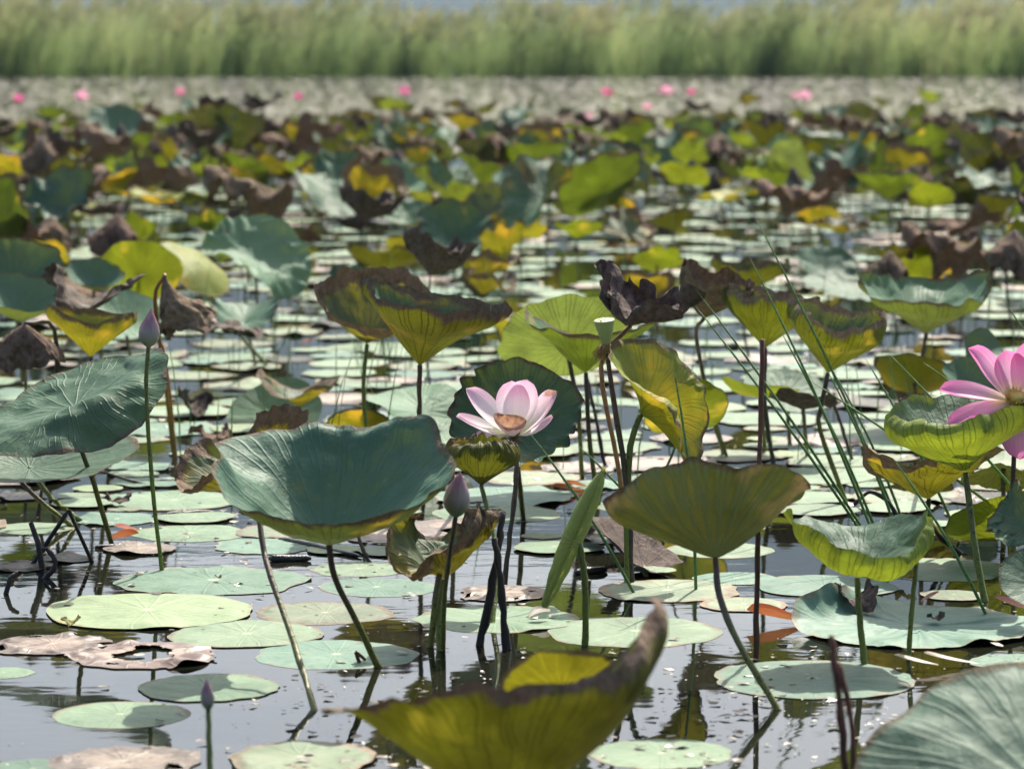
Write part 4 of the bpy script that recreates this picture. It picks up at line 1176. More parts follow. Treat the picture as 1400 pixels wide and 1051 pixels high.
def bud(label, tip, neck, base, wpx, Y, mat, stem, bend=(), seed=0, group=None):
    root, A = flower_root(label, neck, base, Y, stem, bend, (0.0052, 0.0046), 'lotus_bud', 'bud', group)
    T = at(tip[0], tip[1], Y) - root.location
    ax = T - A
    H, R = ax.length, wpx * 0.5 * Y * PX
    M = frame(ax, 0)
    shape = [(0, .25), (.08, .62), (.22, .95), (.38, 1.0), (.55, .86), (.72, .58), (.87, .27), (.97, .07), (1.0, .02)]
    zs, rs = np.array([a for a, _ in shape]), np.array([b for _, b in shape])
    rng = random.Random(seed)
    for k in range(6):
        a0 = k * 2.4 + rng.uniform(-.2, .2) - 1.7
        inner = k < 3
        span = 2.3 if inner else 1.9
        off = 0.93 if inner else 1.0 + 0.035 * (k - 3)
        top = 1.0 if inner else rng.uniform(0.72, 0.97)
        Vp, Fp, UVp = [], [], []
        n_, m_ = 14, 12
        for i in range(n_ + 1):
            s = i / n_
            zz = s * top
            half = span * 0.5 * (1 if s < 0.45 else math.sqrt(max(0.0, 1 - ((s - 0.45) / 0.55) ** 2)) + 0.01)
            rr = np.interp(zz, zs, rs) * R * off
            for j in range(m_ + 1):
                a = a0 + half * (2 * j / m_ - 1)
                lift = 1 + 0.015 * abs(2 * j / m_ - 1) ** 3
                Vp.append((rr * lift * math.cos(a), rr * lift * math.sin(a), zz * H))
        for i in range(n_):
            for j in range(m_):
                a = i * (m_ + 1) + j
                Fp.append((a, a + 1, a + m_ + 2, a + m_ + 1))
                UVp += [(j / m_, i / n_), ((j + 1) / m_, i / n_), ((j + 1) / m_, (i + 1) / n_), (j / m_, (i + 1) / n_)]
        obj('petal', mesh_of('petal', np.array(Vp) @ M.T + np.array(A), Fp, mat, UVp), root)
    return root


bud('tall lilac-tipped lotus bud on a green stem before the hanging dead leaf', (207, 421), (203, 474), (221, 780), 28, 7.5, 'petal_bud', 'stem_green', ((208, 660), (200, 540)), 1)
bud('plump purple lotus bud at the rim of the big cupped leaf', (629, 643), (623, 706), (606, 888), 36, 6.3, 'petal_bud', 'stem_mixed', ((608, 810), (616, 750)), 2)
bud('thin blurred lotus bud on a short stem over bright water', (282, 926), (285, 970), (288, 1110), 19, 5.2, 'petal_bud', 'stem_green', (), 3)
bud('small dark closed lotus bud beside the folded-top green leaf', (1252, 716), (1255, 750), (1242, 902), 17, 6.48, 'petal_bud_dark', 'stem_green', ((1248, 820),), 4)

# seed pod
root, A = flower_root('green lotus seed pod with withered stamens hanging below it', (829, 470), (864, 796), 7.4, 'stem_brown', ((856, 660), (834, 510)), (0.006, 0.0055), 'seed_pod', 'seed pod')
V, F, UV = lathe_geo([(0.008, -0.004), (0.012, 0.008), (0.016, 0.024), (0.020, 0.040), (0.0228, 0.050), (0.0236, 0.053), (0.0225, 0.0545), (0.020, 0.0545)])
M = frame((-0.1, -0.14, 1), 0)
obj('cup', mesh_of('cup', V @ M.T + np.array(A), F, 'pod_green', UV), root)
V, F, UV = lathe_geo([(0.0205, 0.0548), (0.014, 0.0562), (0.006, 0.0568), (0.001, 0.057)])
top = obj('seed_face', mesh_of('seed_face', V @ M.T + np.array(A), F, 'pod_top', UV), root)
for k in range(9):
    a, rr = k * 2.4, 0.0055 * math.sqrt(k + 0.3)
    v, f, uv = lathe_geo([(0.0024, 0.0), (0.0022, 0.0014), (0.0008, 0.0024)], 8)
    v = v + np.array([rr * math.cos(a), rr * math.sin(a), 0.0558])
    obj('seed', mesh_of('seed', v @ M.T + np.array(A), f, 'pod_green', uv), top)
stamens(root, Vector(A) + Vector((0, 0, -0.002)), 130, 0.008, 0.034, 'stamen_dry', down=True, seed=9)

# far pink flowers over the leaves
def far_flower(label, px, py, base_py, wpx, mat, group=None, seed=0):
    B = on_water(px + 3, base_py)
    root, A = flower_root(label, (px, py + wpx * 0.25), (px + 3, base_py), B.y, 'stem_green', (), (0.006, 0.005), group=group)
    L = wpx * 0.62 * B.y * PX
    rng = random.Random(seed)
    for k in range(11):
        lay = k % 2
        add_petal(root, mat, k * 32.7 + rng.uniform(-8, 8), L * rng.uniform(.85, 1.05), L * 0.52, org=A, e0=(20, 50)[lay] + rng.uniform(-8, 8), e1=28, cup=.7, n=6, m=4, off=0.01, seed=k)


FAR = [('magenta', (25, 135, 20), (246, 126, 15), (408, 132, 15), (553, 125, 18), (830, 126, 19), (945, 126, 15)),
       ('soft', (112, 132, 26), (258, 145, 14), (911, 124, 24), (1100, 131, 24), (1088, 131, 15), (812, 168, 12), (885, 146, 16), (805, 158, 12))]
for kind, *pts in FAR:
    lab = 'small deep magenta lotus flower standing over the farthest leaves' if kind == 'magenta' else 'small soft pink lotus flower standing over the farthest leaves'
    for px, py, wp in pts:
        far_flower(lab, px, py, py + 42, wp, 'petal_' + kind, group='far %s lotus flowers' % ('magenta' if kind == 'magenta' else 'soft pink'), seed=px)


# young leaf still rolled up
def rolled_leaf():
    B = on_water(800, 882)
    root = tag(empty('rolled_leaf', B), 'young lotus leaf still rolled into a green spindle on its stem', 'lotus leaf')
    Y = B.y
    p0, p1 = at(744, 830, Y) - B, at(826, 640, Y) - B
    A = at(792, 742, Y) - B
    obj('stem', stem_mesh([Vector((0, 0, 0)), at(800, 800, Y) - B, A], 0.0072, 0.0062, 'stem_green'), root)
    ax = p1 - p0
    M = frame(ax, 8)
    L = ax.length
    V, F, UV = [], [], []
    n_, m_ = 34, 40
    mid_a = np.array(A)
    for i in range(n_ + 1):
        s = i / n_
        wmax = 0.0275 * (math.sin(math.pi * min(1, s * 1.02 + 0.02)) ** 0.55 + 0.18) * (0.75 + 0.35 * s)
        for j in range(m_ + 1):
            t = 2 * j / m_ - 1                       # two scrolls rolled in from both sides
            sgn = 1 if t >= 0 else -1
            q = abs(t)
            turn = q * 5.6
            r = wmax * (1 - 0.55 * q)
            cx = sgn * wmax * 0.35
            x = cx + sgn * (-math.cos(turn) * r * 0.55) - sgn * cx * sgn * (0.0)
            y = math.sin(turn) * r * 0.8 * -1
            bow = 0.012 * math.sin(math.pi * s)
            V.append((x + 0.0008 * math.sin(40 * s + 6 * t), y + bow, s * L))
    for i in range(n_):
        for j in range(m_):
            a = i * (m_ + 1) + j
            F.append((a, a + 1, a + m_ + 2, a + m_ + 1))
            def uvp(ii, jj):
                s, t = ii / n_, 2 * jj / m_ - 1
                return ((math.atan2(t * 0.7, (s - 0.48) * 2) / 6.2832) % 1.0, min(0.8, math.hypot(t * 0.7, (s - .48) * 2) * 0.8))
            q = [uvp(i, j), uvp(i, j + 1), uvp(i + 1, j + 1), uvp(i + 1, j)]
            us = [e[0] for e in q]
            if max(us) - min(us) > 0.5:
                q = [(e[0] + (1 if e[0] < .5 else 0), e[1]) for e in q]
            UV += q
    V = np.array(V) @ M.T + np.array(p0)
    obj('blade', mesh_of('blade', V, F, 'leaf_rolled', UV), root)


leaf_mat('leaf_rolled', (0.38, 0.45, 0.13), (0.42, 0.48, 0.15), (0.38, 0.45, 0.13), (0.44, 0.49, 0.16), (0.9, 0.95, 0.08), rim_w=0.01, rim=0.3, tf=0.3, vein_under=(0.15, 0.19, 0.05))
rolled_leaf()

# ------------------------------------------------------------------ bare stems, rushes, sticks, fallen petals
def bare(label, pts, Ys, r, mat, name='dead_stem', cat='stem', group=None, under=0.05, sharp=False):
    B = on_water(*pts[0])
    Y0 = B.y
    P = [Vector((0, 0, 0))]
    for k, (x, y) in enumerate(pts[1:]):
        P.append(at(x, y, Y0 + (Ys[k] if isinstance(Ys, (list, tuple)) else Ys * (k + 1) / (len(pts) - 1))) - B)
    if sharp:
        path = []
        for a, b in zip(P[:-1], P[1:]):
            path += [a.lerp(b, t) for t in (0, .35, .7, .92)]
        path.append(P[-1])
        d = (path[0] - path[1]).normalized()
        path = [path[0] + d * under] + path
        V, F, UV = tube_geo(path, [r * (1 - 0.25 * i / len(path)) for i in range(len(path))], 8)
        me = mesh_of(name, V, F, mat, UV)
    else:
        me = stem_mesh(P, r, r * 0.75, mat, name=name, under=under)
    o = obj(name, me, None, B)
    return tag(o, label, cat, group)


bare('tall straight dark bare stem standing between the scarred leaf and the rushes', [(1034, 902), (1036, 700), (1042, 464)], 0.02, 0.006, 'stem_rust')
bare('rusty bare stem, blurred, with its twin before the teal floating leaf', [(1166, 1180), (1150, 980), (1136, 868)], 0.02, 0.0065, 'stem_rust', group='pair of rusty stems')
bare('thinner rusty bare stem leaning against its taller twin', [(1170, 1180), (1166, 1000), (1146, 905)], 0.02, 0.005, 'stem_rust', group='pair of rusty stems')
bare('thick black stem stump leaning under the withered brown leaf', [(656, 882), (676, 780), (688, 700)], 0.04, 0.009, 'stem_dark')
bare('black upright stem stump below the pale flower', [(692, 888), (685, 800), (676, 735)], 0.02, 0.0082, 'stem_dark')
bare('second brown stem beside the purple bud stem', [(588, 884), (598, 800), (606, 760)], 0.02, 0.007, 'stem_mixed')
bare('brown stem slanting behind the seed pod stem', [(828, 640), (812, 560), (803, 516)], 0.05, 0.006, 'stem_dark')
bare('thin brown stem curving out beside the folded hanging leaf', [(994, 626), (972, 555), (952, 470)], 0.02, 0.0052, 'stem_mixed')
bare('bent black stem folded into a sharp peak over the water', [(44, 772), (94, 697), (132, 782)], [0.0, 0.05], 0.0055, 'stem_dark', sharp=True)
bare('black twisted stem stub beside the peaked stem', [(58, 778), (52, 742), (42, 714)], 0.02, 0.0075, 'stem_dark', sharp=True)
bare('black hooked stem stub with a curl', [(62, 790), (76, 772), (66, 752), (56, 750)], 0.02, 0.007, 'stem_dark')
bare('small black stem stub standing apart near the rotten leaf', [(8, 812), (14, 790), (24, 782)], 0.02, 0.006, 'stem_dark', sharp=True)
bare('olive stem curving under the rolled blue-green leaf', [(100, 720), (52, 682), (12, 640)], 0.0, 0.0068, 'stem_mixed')
bare('straight brown stem under the rolled blue-green leaf', [(52, 706), (58, 660), (62, 625)], 0.0, 0.006, 'stem_brown')
bare('brown twig slanting across the pads behind the tall bud', [(204, 664), (140, 645), (78, 622)], 0.1, 0.0045, 'stem_brown')
bare('orange dead stem next to the hanging dead leaf stem', [(240, 626), (232, 540), (222, 470)], 0.02, 0.006, 'stem_orange')
bare('black dead stem arching between the brown leaf and the bud', [(1236, 730), (1218, 690), (1190, 672), (1168, 690)], [0, 0, 0.02], 0.006, 'stem_dark')
bare('grey dead stem with a papery tip among the rushes', [(1166, 632), (1150, 580), (1130, 530)], 0.02, 0.006, 'stem_brown')
bare('short curved stem just under the big cupped leaf', [(505, 768), (494, 745), (488, 720)], 0.02, 0.005, 'stem_brown')
bare('bent brown stem end poking from the pad under the cupped leaf', [(492, 908), (486, 890), (500, 902)], 0.0, 0.004, 'stem_rust', sharp=True)


def rush(label, p0, p1, Yb, group='rushes', r=0.0036):
    B = at(p0[0], p0[1], Yb)
    A = at(p1[0], p1[1], Yb - 0.05)
    k = B.z / max(0.05, (A.z - B.z))
    G = B - (A - B) * k
    G.z = 0
    d = A - G
    sag = Vector((0.012, 0, 0))
    path = [G - d.normalized() * 0.04] + [G + d * t + sag * math.sin(t * 3.14) for t in (0, .2, .4, .6, .8, .93)] + [A]
    path = [p - G for p in path]
    V, F, UV = tube_geo(path, [r, r, r, r * .95, r * .85, r * .7, r * .45, r * .12], 6)
    tag(obj('rush', mesh_of('rush', V, F, 'rush_green', UV), None, G), label, 'rush', group)


RUSH = [((1089, 417), (1032, 296), 8.3, 'tallest rush, its tip highest above the brown-rimmed funnel leaf'),
        ((1122, 570), (1025, 352), 7.9, 'long rush crossing in front of the grey-rimmed olive leaf'),
        ((1128, 580), (1067, 452), 8.0, 'shorter rush alongside the long crossing rush'),
        ((1110, 625), (951, 395), 7.8, 'rush slanting widest out of the clump, tip by the dry hooked-stem leaf'),
        ((1096, 618), (952, 420), 7.7, 'rush slanting parallel below the widest one'),
        ((1188, 640), (1132, 508), 8.0, 'rush behind the stem of the brown-rimmed funnel leaf'),
        ((1200, 640), (1142, 512), 8.1, 'thin rush right next to the one behind the funnel leaf stem'),
        ((1236, 592), (1183, 490), 7.9, 'rush rising over the yellow-green glowing leaf'),
        ((1285, 562), (1214, 482), 7.6, 'rush leaning under the curled end of the funnel leaf'),
        ((1310, 532), (1262, 495), 7.8, 'short pale rush beside the small dark leaf'),
        ((1222, 600), (1108, 520), 7.7, 'rush lying low across the funnel leaf stem'),
        ((1402, 458), (1368, 406), 8.0, 'rush tip above the open pink flower'),
        ((936, 655), (920, 498), 7.2, 'thin upright rush in front of the folded hanging leaf'),
        ((850, 785), (726, 594), 7.2, 'long rush slanting down from the pale flower to the seed pod stem'),
        ((1330, 810), (1222, 628), 6.9, 'long rush slanting past the dark bud'),
        ((900, 650), (940, 560), 8.2, 'thin pale rush crossing behind the folded hanging leaf'),
        ((862, 690), (792, 610), 7.9, 'thin rush between the rolled young leaf and the seed pod stem')]
for p0, p1, Yb, lab in RUSH:
    rush(lab, p0, p1, Yb)


def stick(label, x0, y0, x1, y1, r, mat='wet_wood'):
    a, b = on_water(x0, y0), on_water(x1, y1)
    rng = random.Random(x0)
    c = (a + b) / 2
    pts = [a.lerp(b, t) - c + Vector((0, rng.uniform(-1, 1) * r * .5, r * 0.45 + rng.uniform(0, r * .3))) for t in (0, .1, .3, .5, .7, .9, 1)]
    V, F, UV = tube_geo(pts, [r * q for q in (.5, .9, 1.1, 1, .9, .8, .35)], 8)
    tag(obj('floating_stick', mesh_of('floating_stick', V, F, mat, UV), None, c), label, 'stick')


stick('long black stick afloat under the big cupped leaf', 382, 738, 494, 763, 0.007)
stick('short thick black stick afloat under the big cupped leaf', 368, 767, 425, 767, 0.010)
stick('black stick lying on the water beside the tall bud stem', 222, 706, 292, 702, 0.008)
stick('black rod afloat behind the black thick one', 130, 750, 200, 746, 0.006)
stick('black broken piece afloat behind the seed pod stem', 786, 786, 830, 782, 0.010)
stick('black piece afloat near the orange petals by the flower', 758, 668, 792, 663, 0.008)
stick('black stick on the pads behind the tall bud', 202, 660, 262, 658, 0.006)
stick('dark twig piece afloat left of the rushes', 640, 690, 668, 688, 0.006)
stick('black lump of stem afloat before the hooked black stem', 1210, 762, 1250, 758, 0.012)
stick('dark stem piece lying across the far side of the open water', 612, 632, 640, 630, 0.007)


def fallen(label, cx, cy, wpx, mat, az, cup=0.8, e0=6, e1=10, wid=0.45, z=0.006):
    c = on_water(cx, cy)
    L = wpx * c.y * PX
    V, F, UV = petal_geo(L, L * wid, cup=cup, e0=e0, e1=e1, seed=int(cx))
    V = V - np.array([L / 2, 0, 0])
    V[:, 2] += z - V[:, 2].min()
    a = rad(az)
    M = np.array([[math.cos(a), -math.sin(a), 0], [math.sin(a), math.cos(a), 0], [0, 0, 1]])
    tag(obj('fallen_petal', mesh_of('fallen_petal', V @ M.T, F, mat, UV), None, (c.x, c.y, 0)), label, 'petal')


fallen('orange-brown cupped petal afloat beside the tall dark bare stem', 1056, 852, 74, 'petal_fallen_orange', 175, cup=1.1, wid=0.62)
fallen('bright orange fallen petal afloat near the pale flower stem', 775, 675, 46, 'petal_fallen_orange', 190, cup=1.0)
fallen('second orange fallen petal tucked behind the bright orange one', 785, 668, 36, 'petal_fallen_orange', 170, cup=1.0)
fallen('orange-brown rolled petal afloat beside the stem of the rolled blue-green leaf', 168, 741, 46, 'petal_fallen_orange', 5, cup=1.2, wid=0.6)
fallen('paler rolled petal resting on the orange-brown one', 172, 733, 34, 'petal_fallen_pink', 185, cup=1.2, wid=0.5, z=0.014)
fallen('pink curled fallen petal on the back edge of the large upturned leaf', 1273, 829, 30, 'petal_fallen_pink', 15, cup=1.0, e0=20, e1=10, z=0.012)
fallen('pink fallen petal on the far end of the large upturned leaf', 1384, 840, 56, 'petal_fallen_pink', 165, cup=0.9, e0=6, e1=20, z=0.012)
fallen('white crumpled petal on the pale floating leaf', 738, 850, 34, 'petal_fallen_white', 30, cup=0.9, e0=30, e1=-40, wid=0.8, z=0.012)
fallen('cream fallen petal at the edge of the teal floating leaf', 1252, 916, 62, 'petal_fallen_white', 170, cup=0.3, wid=0.34, z=0.012)
fallen('long cream fallen petal floating on dark water', 1300, 911, 78, 'petal_fallen_white', 178, cup=0.3, wid=0.3, z=0.006)
fallen('rust petal floating among pads behind the cupped leaf', 420, 470, 20, 'petal_fallen_orange', 10, cup=0.8)

# curled dry scraps and a snail on the pads
def scrap(label, cx, cy, wpx, mat, seed, z=0.012, crumple=0.1):
    c = on_water(cx, cy)
    R = wpx * .5 * c.y * PX
    V, F, UV = blade_geo(R, seed=seed, nth=48, nr=10, a0=6, a1=14, harm=((2, 26, 20),), wave=24, crumple=crumple, rag=0.12)
    V[:, 2] += z - V[:, 2].min()
    tag(obj('leaf_scrap', mesh_of('leaf_scrap', V, F, mat, UV), None, (c.x, c.y, 0)), label, 'leaf scrap')


scrap('grey-brown curled dead scrap lying on the large upturned leaf', 1168, 840, 66, 'leaf_dry_dark', 3)
scrap('small brown scrap in the middle of the large upturned leaf', 1278, 856, 26, 'leaf_dry_dark', 4)
scrap('small dark scrap on the half shadowed floating leaf', 298, 797, 12, 'leaf_dry_dark', 5)
scrap('ochre curled scrap afloat behind the dark bud', 1236, 800, 30, 'leaf_yellow', 6)
scrap('yellow curled leaf half sunk by the black hooked stem', 1300, 745, 84, 'leaf_yellow', 7, crumple=0.04)
scrap('brown scrap afloat at the broad yellow-green leaf', 96, 862, 30, 'leaf_yellow', 8)
scrap('brown dead scrap on the pads behind the rolled leaf', 290, 610, 60, 'leaf_dry', 9)
scrap('grey crumpled scrap afloat near the orange rolled petals', 160, 694, 40, 'leaf_dry_dark', 10)

# ------------------------------------------------------------------ the crowd of leaves behind
GROUND = []          # (x, y) of everything placed by hand, so the crowd keeps clear of it
for o in list(COL.objects):
    if o.name.startswith('lotus_leaf') and o.type == 'EMPTY':
        GROUND.append((o.location.x, o.location.y))


LANDMARKS = [(450, 744, 6.2, 'big cupped leaf'), (104, 560, 7.7, 'rolled blue-green leaf'), (574, 500, 8.3, 'olive funnel leaf'), (775, 440, 8.9, 'upright pale leaf'),
             (862, 446, 7.8, 'purple-brown dead leaf'), (900, 540, 7.4, 'folded hanging leaf'), (1132, 510, 8.5, 'brown-rimmed funnel leaf'), (1266, 456, 10.4, 'blue-green bowl leaf'),
             (978, 764, 6.1, 'scarred leaf'), (1320, 646, 7.2, 'lime underside leaf'), (226, 420, 9.4, 'hanging dead leaf'), (190, 350, 13.0, 'round bright green leaf'),
             (350, 340, 13.2, 'furrowed pale green leaf'), (336, 442, 11.6, 'two-winged leaf'), (408, 556, 10.3, 'boat-shaped brown leaf'), (690, 580, 7.4, 'pale pink flower'),
             (660, 384, 0, 'brown-edged wavy leaf'), (884, 398, 0, 'heart-shaped leaf'), (1165, 402, 0, 'long teal crimped leaf'), (1314, 366, 0, 'yellow-sided olive bowl leaf'),
             (1372, 306, 0, 'deep green bowl leaf'), (1216, 274, 0, 'wide green bowl leaf'), (1345, 255, 0, 'white-edged crinkled leaf'), (1176, 204, 0, 'high olive cup leaf'),
             (1270, 195, 0, 'fresh green upright leaf'), (1128, 200, 0, 'grey dish-like leaf'), (826, 262, 0, 'tall fan-like leaf'), (735, 222, 0, 'level green bowl leaf'),
             (872, 300, 0, 'brown leaf heap'), (935, 248, 0, 'bowed lemon-green leaf'), (1050, 280, 0, 'crinkled teal leaf'), (622, 326, 0, 'scorched teal leaf'),
             (562, 308, 0, 'frayed teal leaf'), (450, 268, 0, 'scalloped teal leaf'), (548, 258, 0, 'pale ribbed leaf'), (546, 196, 0, 'dark boat-shaped leaf'),
             (632, 180, 0, 'cream-flanked cup leaf'), (790, 178, 0, 'hooked black leaf'), (156, 176, 0, 'raised oval teal leaf'), (292, 156, 0, 'dark cup-shaped dead leaf'),
             (358, 150, 0, 'bird-like dead leaf'), (42, 322, 0, 'curved teal leaf'), (125, 296, 0, 'black-brown leaf lump'), (374, 232, 0, 'tent-like brown leaf'), (212, 280, 0, 'yellow-bellied teal leaf')]


def by_landmark(px, py, Y):
    best = min(LANDMARKS, key=lambda m: (m[0] - px) ** 2 + 2.2 * (m[1] - py) ** 2)
    Ym = best[2] or min(HERO, key=lambda h: (h[0] - best[0]) ** 2 + (h[1] - best[1]) ** 2)[3]
    rel = 'behind' if Y > Ym * 1.05 else 'in front of' if Y < Ym * 0.95 else 'beside'
    return rel + ' the ' + best[3]


LOOK = {}


def proto(R, mat, ax, h, stem, seed, look, nth=60, nr=11, **prof):
    rng = random.Random(seed)
    prof['wave'] = prof.get('wave', 10) * 1.55
    prof['crumple'] = max(0.05, prof.get('crumple', 0))
    prof['rag'] = 0.08
    V, F, UV = blade_geo(R, seed=seed, nth=nth, nr=nr, **prof)
    A = Vector((rng.uniform(-.05, .05), rng.uniform(-.05, .05), h))
    V = V @ frame(ax, rng.uniform(0, 360)).T + np.array(A)
    b = mesh_of('blade', V, F, mat, UV)
    s = stem_mesh([Vector((0, 0, 0)), Vector((A.x * 1.6, A.y * 0.2, h * 0.5)), A], 0.0064, 0.0055, stem, sides=6, n=8)
    LOOK[b.name] = look
    return b, s


H = lambda a, p: ((2, a, p),)
CLASSES = [
    # label, group, weight, prototypes
    ('blue-green cupped lotus leaf in the crowded leaf field', 'blue-green leaves in the field', 0.21,
     [proto(0.25, 'leaf_teal', (0.2, -0.5, 1), 0.36, 'stem_mixed', 101, 'cupped blue-green leaf', a0=16, a1=12, wave=16, harm=H(16, 30)),
      proto(0.27, 'leaf_teal', (-0.5, -0.3, 1), 0.42, 'stem_green', 102, 'wavy blue-green leaf leaning over', a0=12, a1=2, wave=18, pucker=8, harm=H(20, 100)),
      proto(0.24, 'leaf_teal_brownrim', (0.1, -0.7, 1), 0.32, 'stem_mixed', 103, 'blue-green leaf with brown rim', a0=20, a1=14, wave=16, crumple=0.04),
      proto(0.26, 'leaf_palegreen', (0.5, -0.3, 1), 0.38, 'stem_mixed', 117, 'pale green rumpled leaf', a0=10, a1=-6, wave=20, pucker=8, harm=H(22, 50), crumple=0.02),
      proto(0.24, 'leaf_teal', (0.1, 0.1, 1), 0.34, 'stem_green', 118, 'blue-green bowl leaf with curled rim', a0=26, a1=8, wave=14, curl=50, pucker=8, harm=H(10, 0))]),
    ('green funnel lotus leaf glowing from below in the crowded leaf field', 'green funnel leaves in the field', 0.15,
     [proto(0.26, 'leaf_green', (0.0, 0.15, 1), 0.34, 'stem_green', 104, 'green funnel leaf', a0=34, a1=-4, wave=12, curl=40, harm=H(8, 0)),
      proto(0.25, 'leaf_green', (0.3, 0.7, 1), 0.30, 'stem_mixed', 105, 'green leaf showing its underside', a0=18, a1=4, wave=12, harm=H(14, 60), crumple=0.02),
      proto(0.27, 'leaf_teal_lime', (-0.1, 0.2, 1), 0.38, 'stem_green', 106, 'lime funnel leaf with curled rim', a0=32, a1=-4, wave=14, curl=60, harm=H(10, 120)),
      proto(0.26, 'leaf_green', (-0.6, 0.6, 1), 0.36, 'stem_green', 119, 'green leaf folded and tilted', a0=20, a1=4, wave=14, harm=H(20, 20))]),
    ('olive funnel lotus leaf with dry rim in the crowded leaf field', 'olive dry-rimmed leaves in the field', 0.25,
     [proto(0.26, 'leaf_olive', (0.0, 0.1, 1), 0.36, 'stem_brown', 107, 'olive funnel leaf with dry rim', a0=38, a1=-4, wave=14, curl=70, crumple=0.03),
      proto(0.25, 'leaf_halfdry', (0.1, 0.3, 1), 0.34, 'stem_brown', 108, 'half dry olive leaf', a0=30, a1=0, wave=20, crumple=0.06, harm=H(14, 70)),
      proto(0.26, 'leaf_brownband', (-0.3, 0.4, 1), 0.30, 'stem_mixed', 109, 'olive leaf with brown curled rim', a0=26, a1=4, wave=18, curl=60, crumple=0.05),
      proto(0.27, 'leaf_scarred', (0.4, 0.5, 1), 0.38, 'stem_mixed', 120, 'scarred olive leaf tilted up', a0=22, a1=0, wave=16, crumple=0.04, harm=H(20, 0))]),
    ('yellow or lime lotus leaf lit through by the sun in the crowded leaf field', 'yellow leaves in the field', 0.10,
     [proto(0.20, 'leaf_yellow', (0.2, 0.6, 1), 0.24, 'stem_green', 110, 'yellow folded leaf', a0=14, a1=4, wave=18, harm=H(16, 40)),
      proto(0.22, 'leaf_lime', (-0.3, 0.5, 1), 0.26, 'stem_green', 111, 'lime leaf lit through', a0=18, a1=0, wave=14, harm=H(14, 100)),
      proto(0.19, 'leaf_yellow', (0.3, -0.2, 1), 0.22, 'stem_mixed', 112, 'limp yellow leaf', a0=10, a1=-14, wave=20, crumple=0.04)]),
    ('brown shrivelled dead lotus leaf in the crowded leaf field', 'dead brown leaves in the field', 0.38,
     [proto(0.26, 'leaf_dry', (0.1, 0.0, 1), 0.46, 'stem_brown', 113, 'brown dead leaf hanging closed', a0=-30, a1=-40, wave=18, crumple=0.08),
      proto(0.23, 'leaf_dry_dark', (0.2, -0.1, 1), 0.44, 'stem_dark', 114, 'dark crumpled dead leaf', a0=24, a1=20, wave=24, crumple=0.1),
      proto(0.25, 'leaf_dry', (-0.3, 0.2, 1), 0.42, 'stem_brown', 115, 'brown crumpled dead leaf', a0=10, a1=10, wave=26, crumple=0.1, harm=H(24, 40)),
      proto(0.26, 'leaf_dry_dark', (0.0, 0.0, 1), 0.50, 'stem_brown', 116, 'dark dead leaf hanging closed', a0=-45, a1=-35, wave=16, crumple=0.08),
      proto(0.28, 'leaf_dry', (0.3, 0.3, 1), 0.48, 'stem_brown', 121, 'brown dead leaf with drooping rim', a0=16, a1=-60, wave=22, crumple=0.08, harm=H(20, 10))]),
]


def leaf_density(x, y):
    """how crowded the field is: open water near, a thick belt further back, thin at its far edge"""
    px = 700 + x / y * FPX
    d = 0.0
    if y < 11:
        return 0.0
    if y < 15:
        d = 5.5
        if 240 < px < 480 or 900 < px < 1150:
            d = 0.35
    elif y < 19:
        d = 7.5
        if 930 < px < 1080:
            d = 1.2
    elif y < 26:
        d = 7.5
    else:
        d = 7.5 * max(0, 1 - (y - 26) / 14.0) + (0.12 if y < 50 else 0)
    return d


rng = random.Random(77)
spots = []
yy = 11.0
while yy < 52:
    step = 0.5
    half = 0.152 * yy * 1.32
    mean = 7.5 * step * 2 * half
    for _ in range(int(mean + rng.random())):
        x, y = rng.uniform(-half, half), yy + rng.uniform(0, step)
        if rng.random() > leaf_density(x, y) / 7.5:
            continue
        mind = 0.2 if y < 20 else 0.15
        if any((x - a) ** 2 + (y - b) ** 2 < mind ** 2 for a, b in GROUND):
            continue
        if any((x - a) ** 2 + (y - b) ** 2 < 0.13 ** 2 for a, b, *_ in spots[-160:]):
            continue
        hx, hy = 700 + x / y * FPX, 50 + (CAM_H - 0.34) / y * FPX
        if any(y < h[3] + 0.1 and abs(hx - h[0]) < h[2] * 0.6 + 8 and -14 < h[1] - hy + 20 < 44 for h in HERO):
            continue                                        # leave the leaves placed one by one in view
        spots.append((x, y))
    yy += step

inframe = [s for s in spots if abs(s[0] / s[1]) < 0.162]
near = set(sorted(inframe, key=lambda s: s[1])[:285])
weights = [c[2] for c in CLASSES]
bulk = {}
for (x, y) in spots:
    ci = rng.choices(range(len(CLASSES)), weights)[0]
    label, group, _, protos = CLASSES[ci]
    b, s = rng.choice(protos)
    sc = rng.uniform(0.4, 0.85) 
    rz = rng.uniform(-0.7, 0.7) if rng.random() < 0.75 else rng.uniform(0, 6.28)
    if (x, y) in near:
        px, py = 700 + x / y * FPX, 50 + (CAM_H - 0.36 * sc) / y * FPX
        root = tag(empty('lotus_leaf', (x, y, 0)), LOOK[b.name] + ' ' + by_landmark(px, py, y), 'lotus leaf', group)
        root.rotation_euler = (0, 0, rz)
        root.scale = (sc, sc, sc * rng.uniform(0.8, 1.5))
        obj('blade', b, root)
        obj('stem', s, root)
    else:
        bulk.setdefault(b.name, (b, []))[1].append((x, y, sc, rz))
        bulk.setdefault(s.name, (s, []))[1].append((x, y, sc, rz))


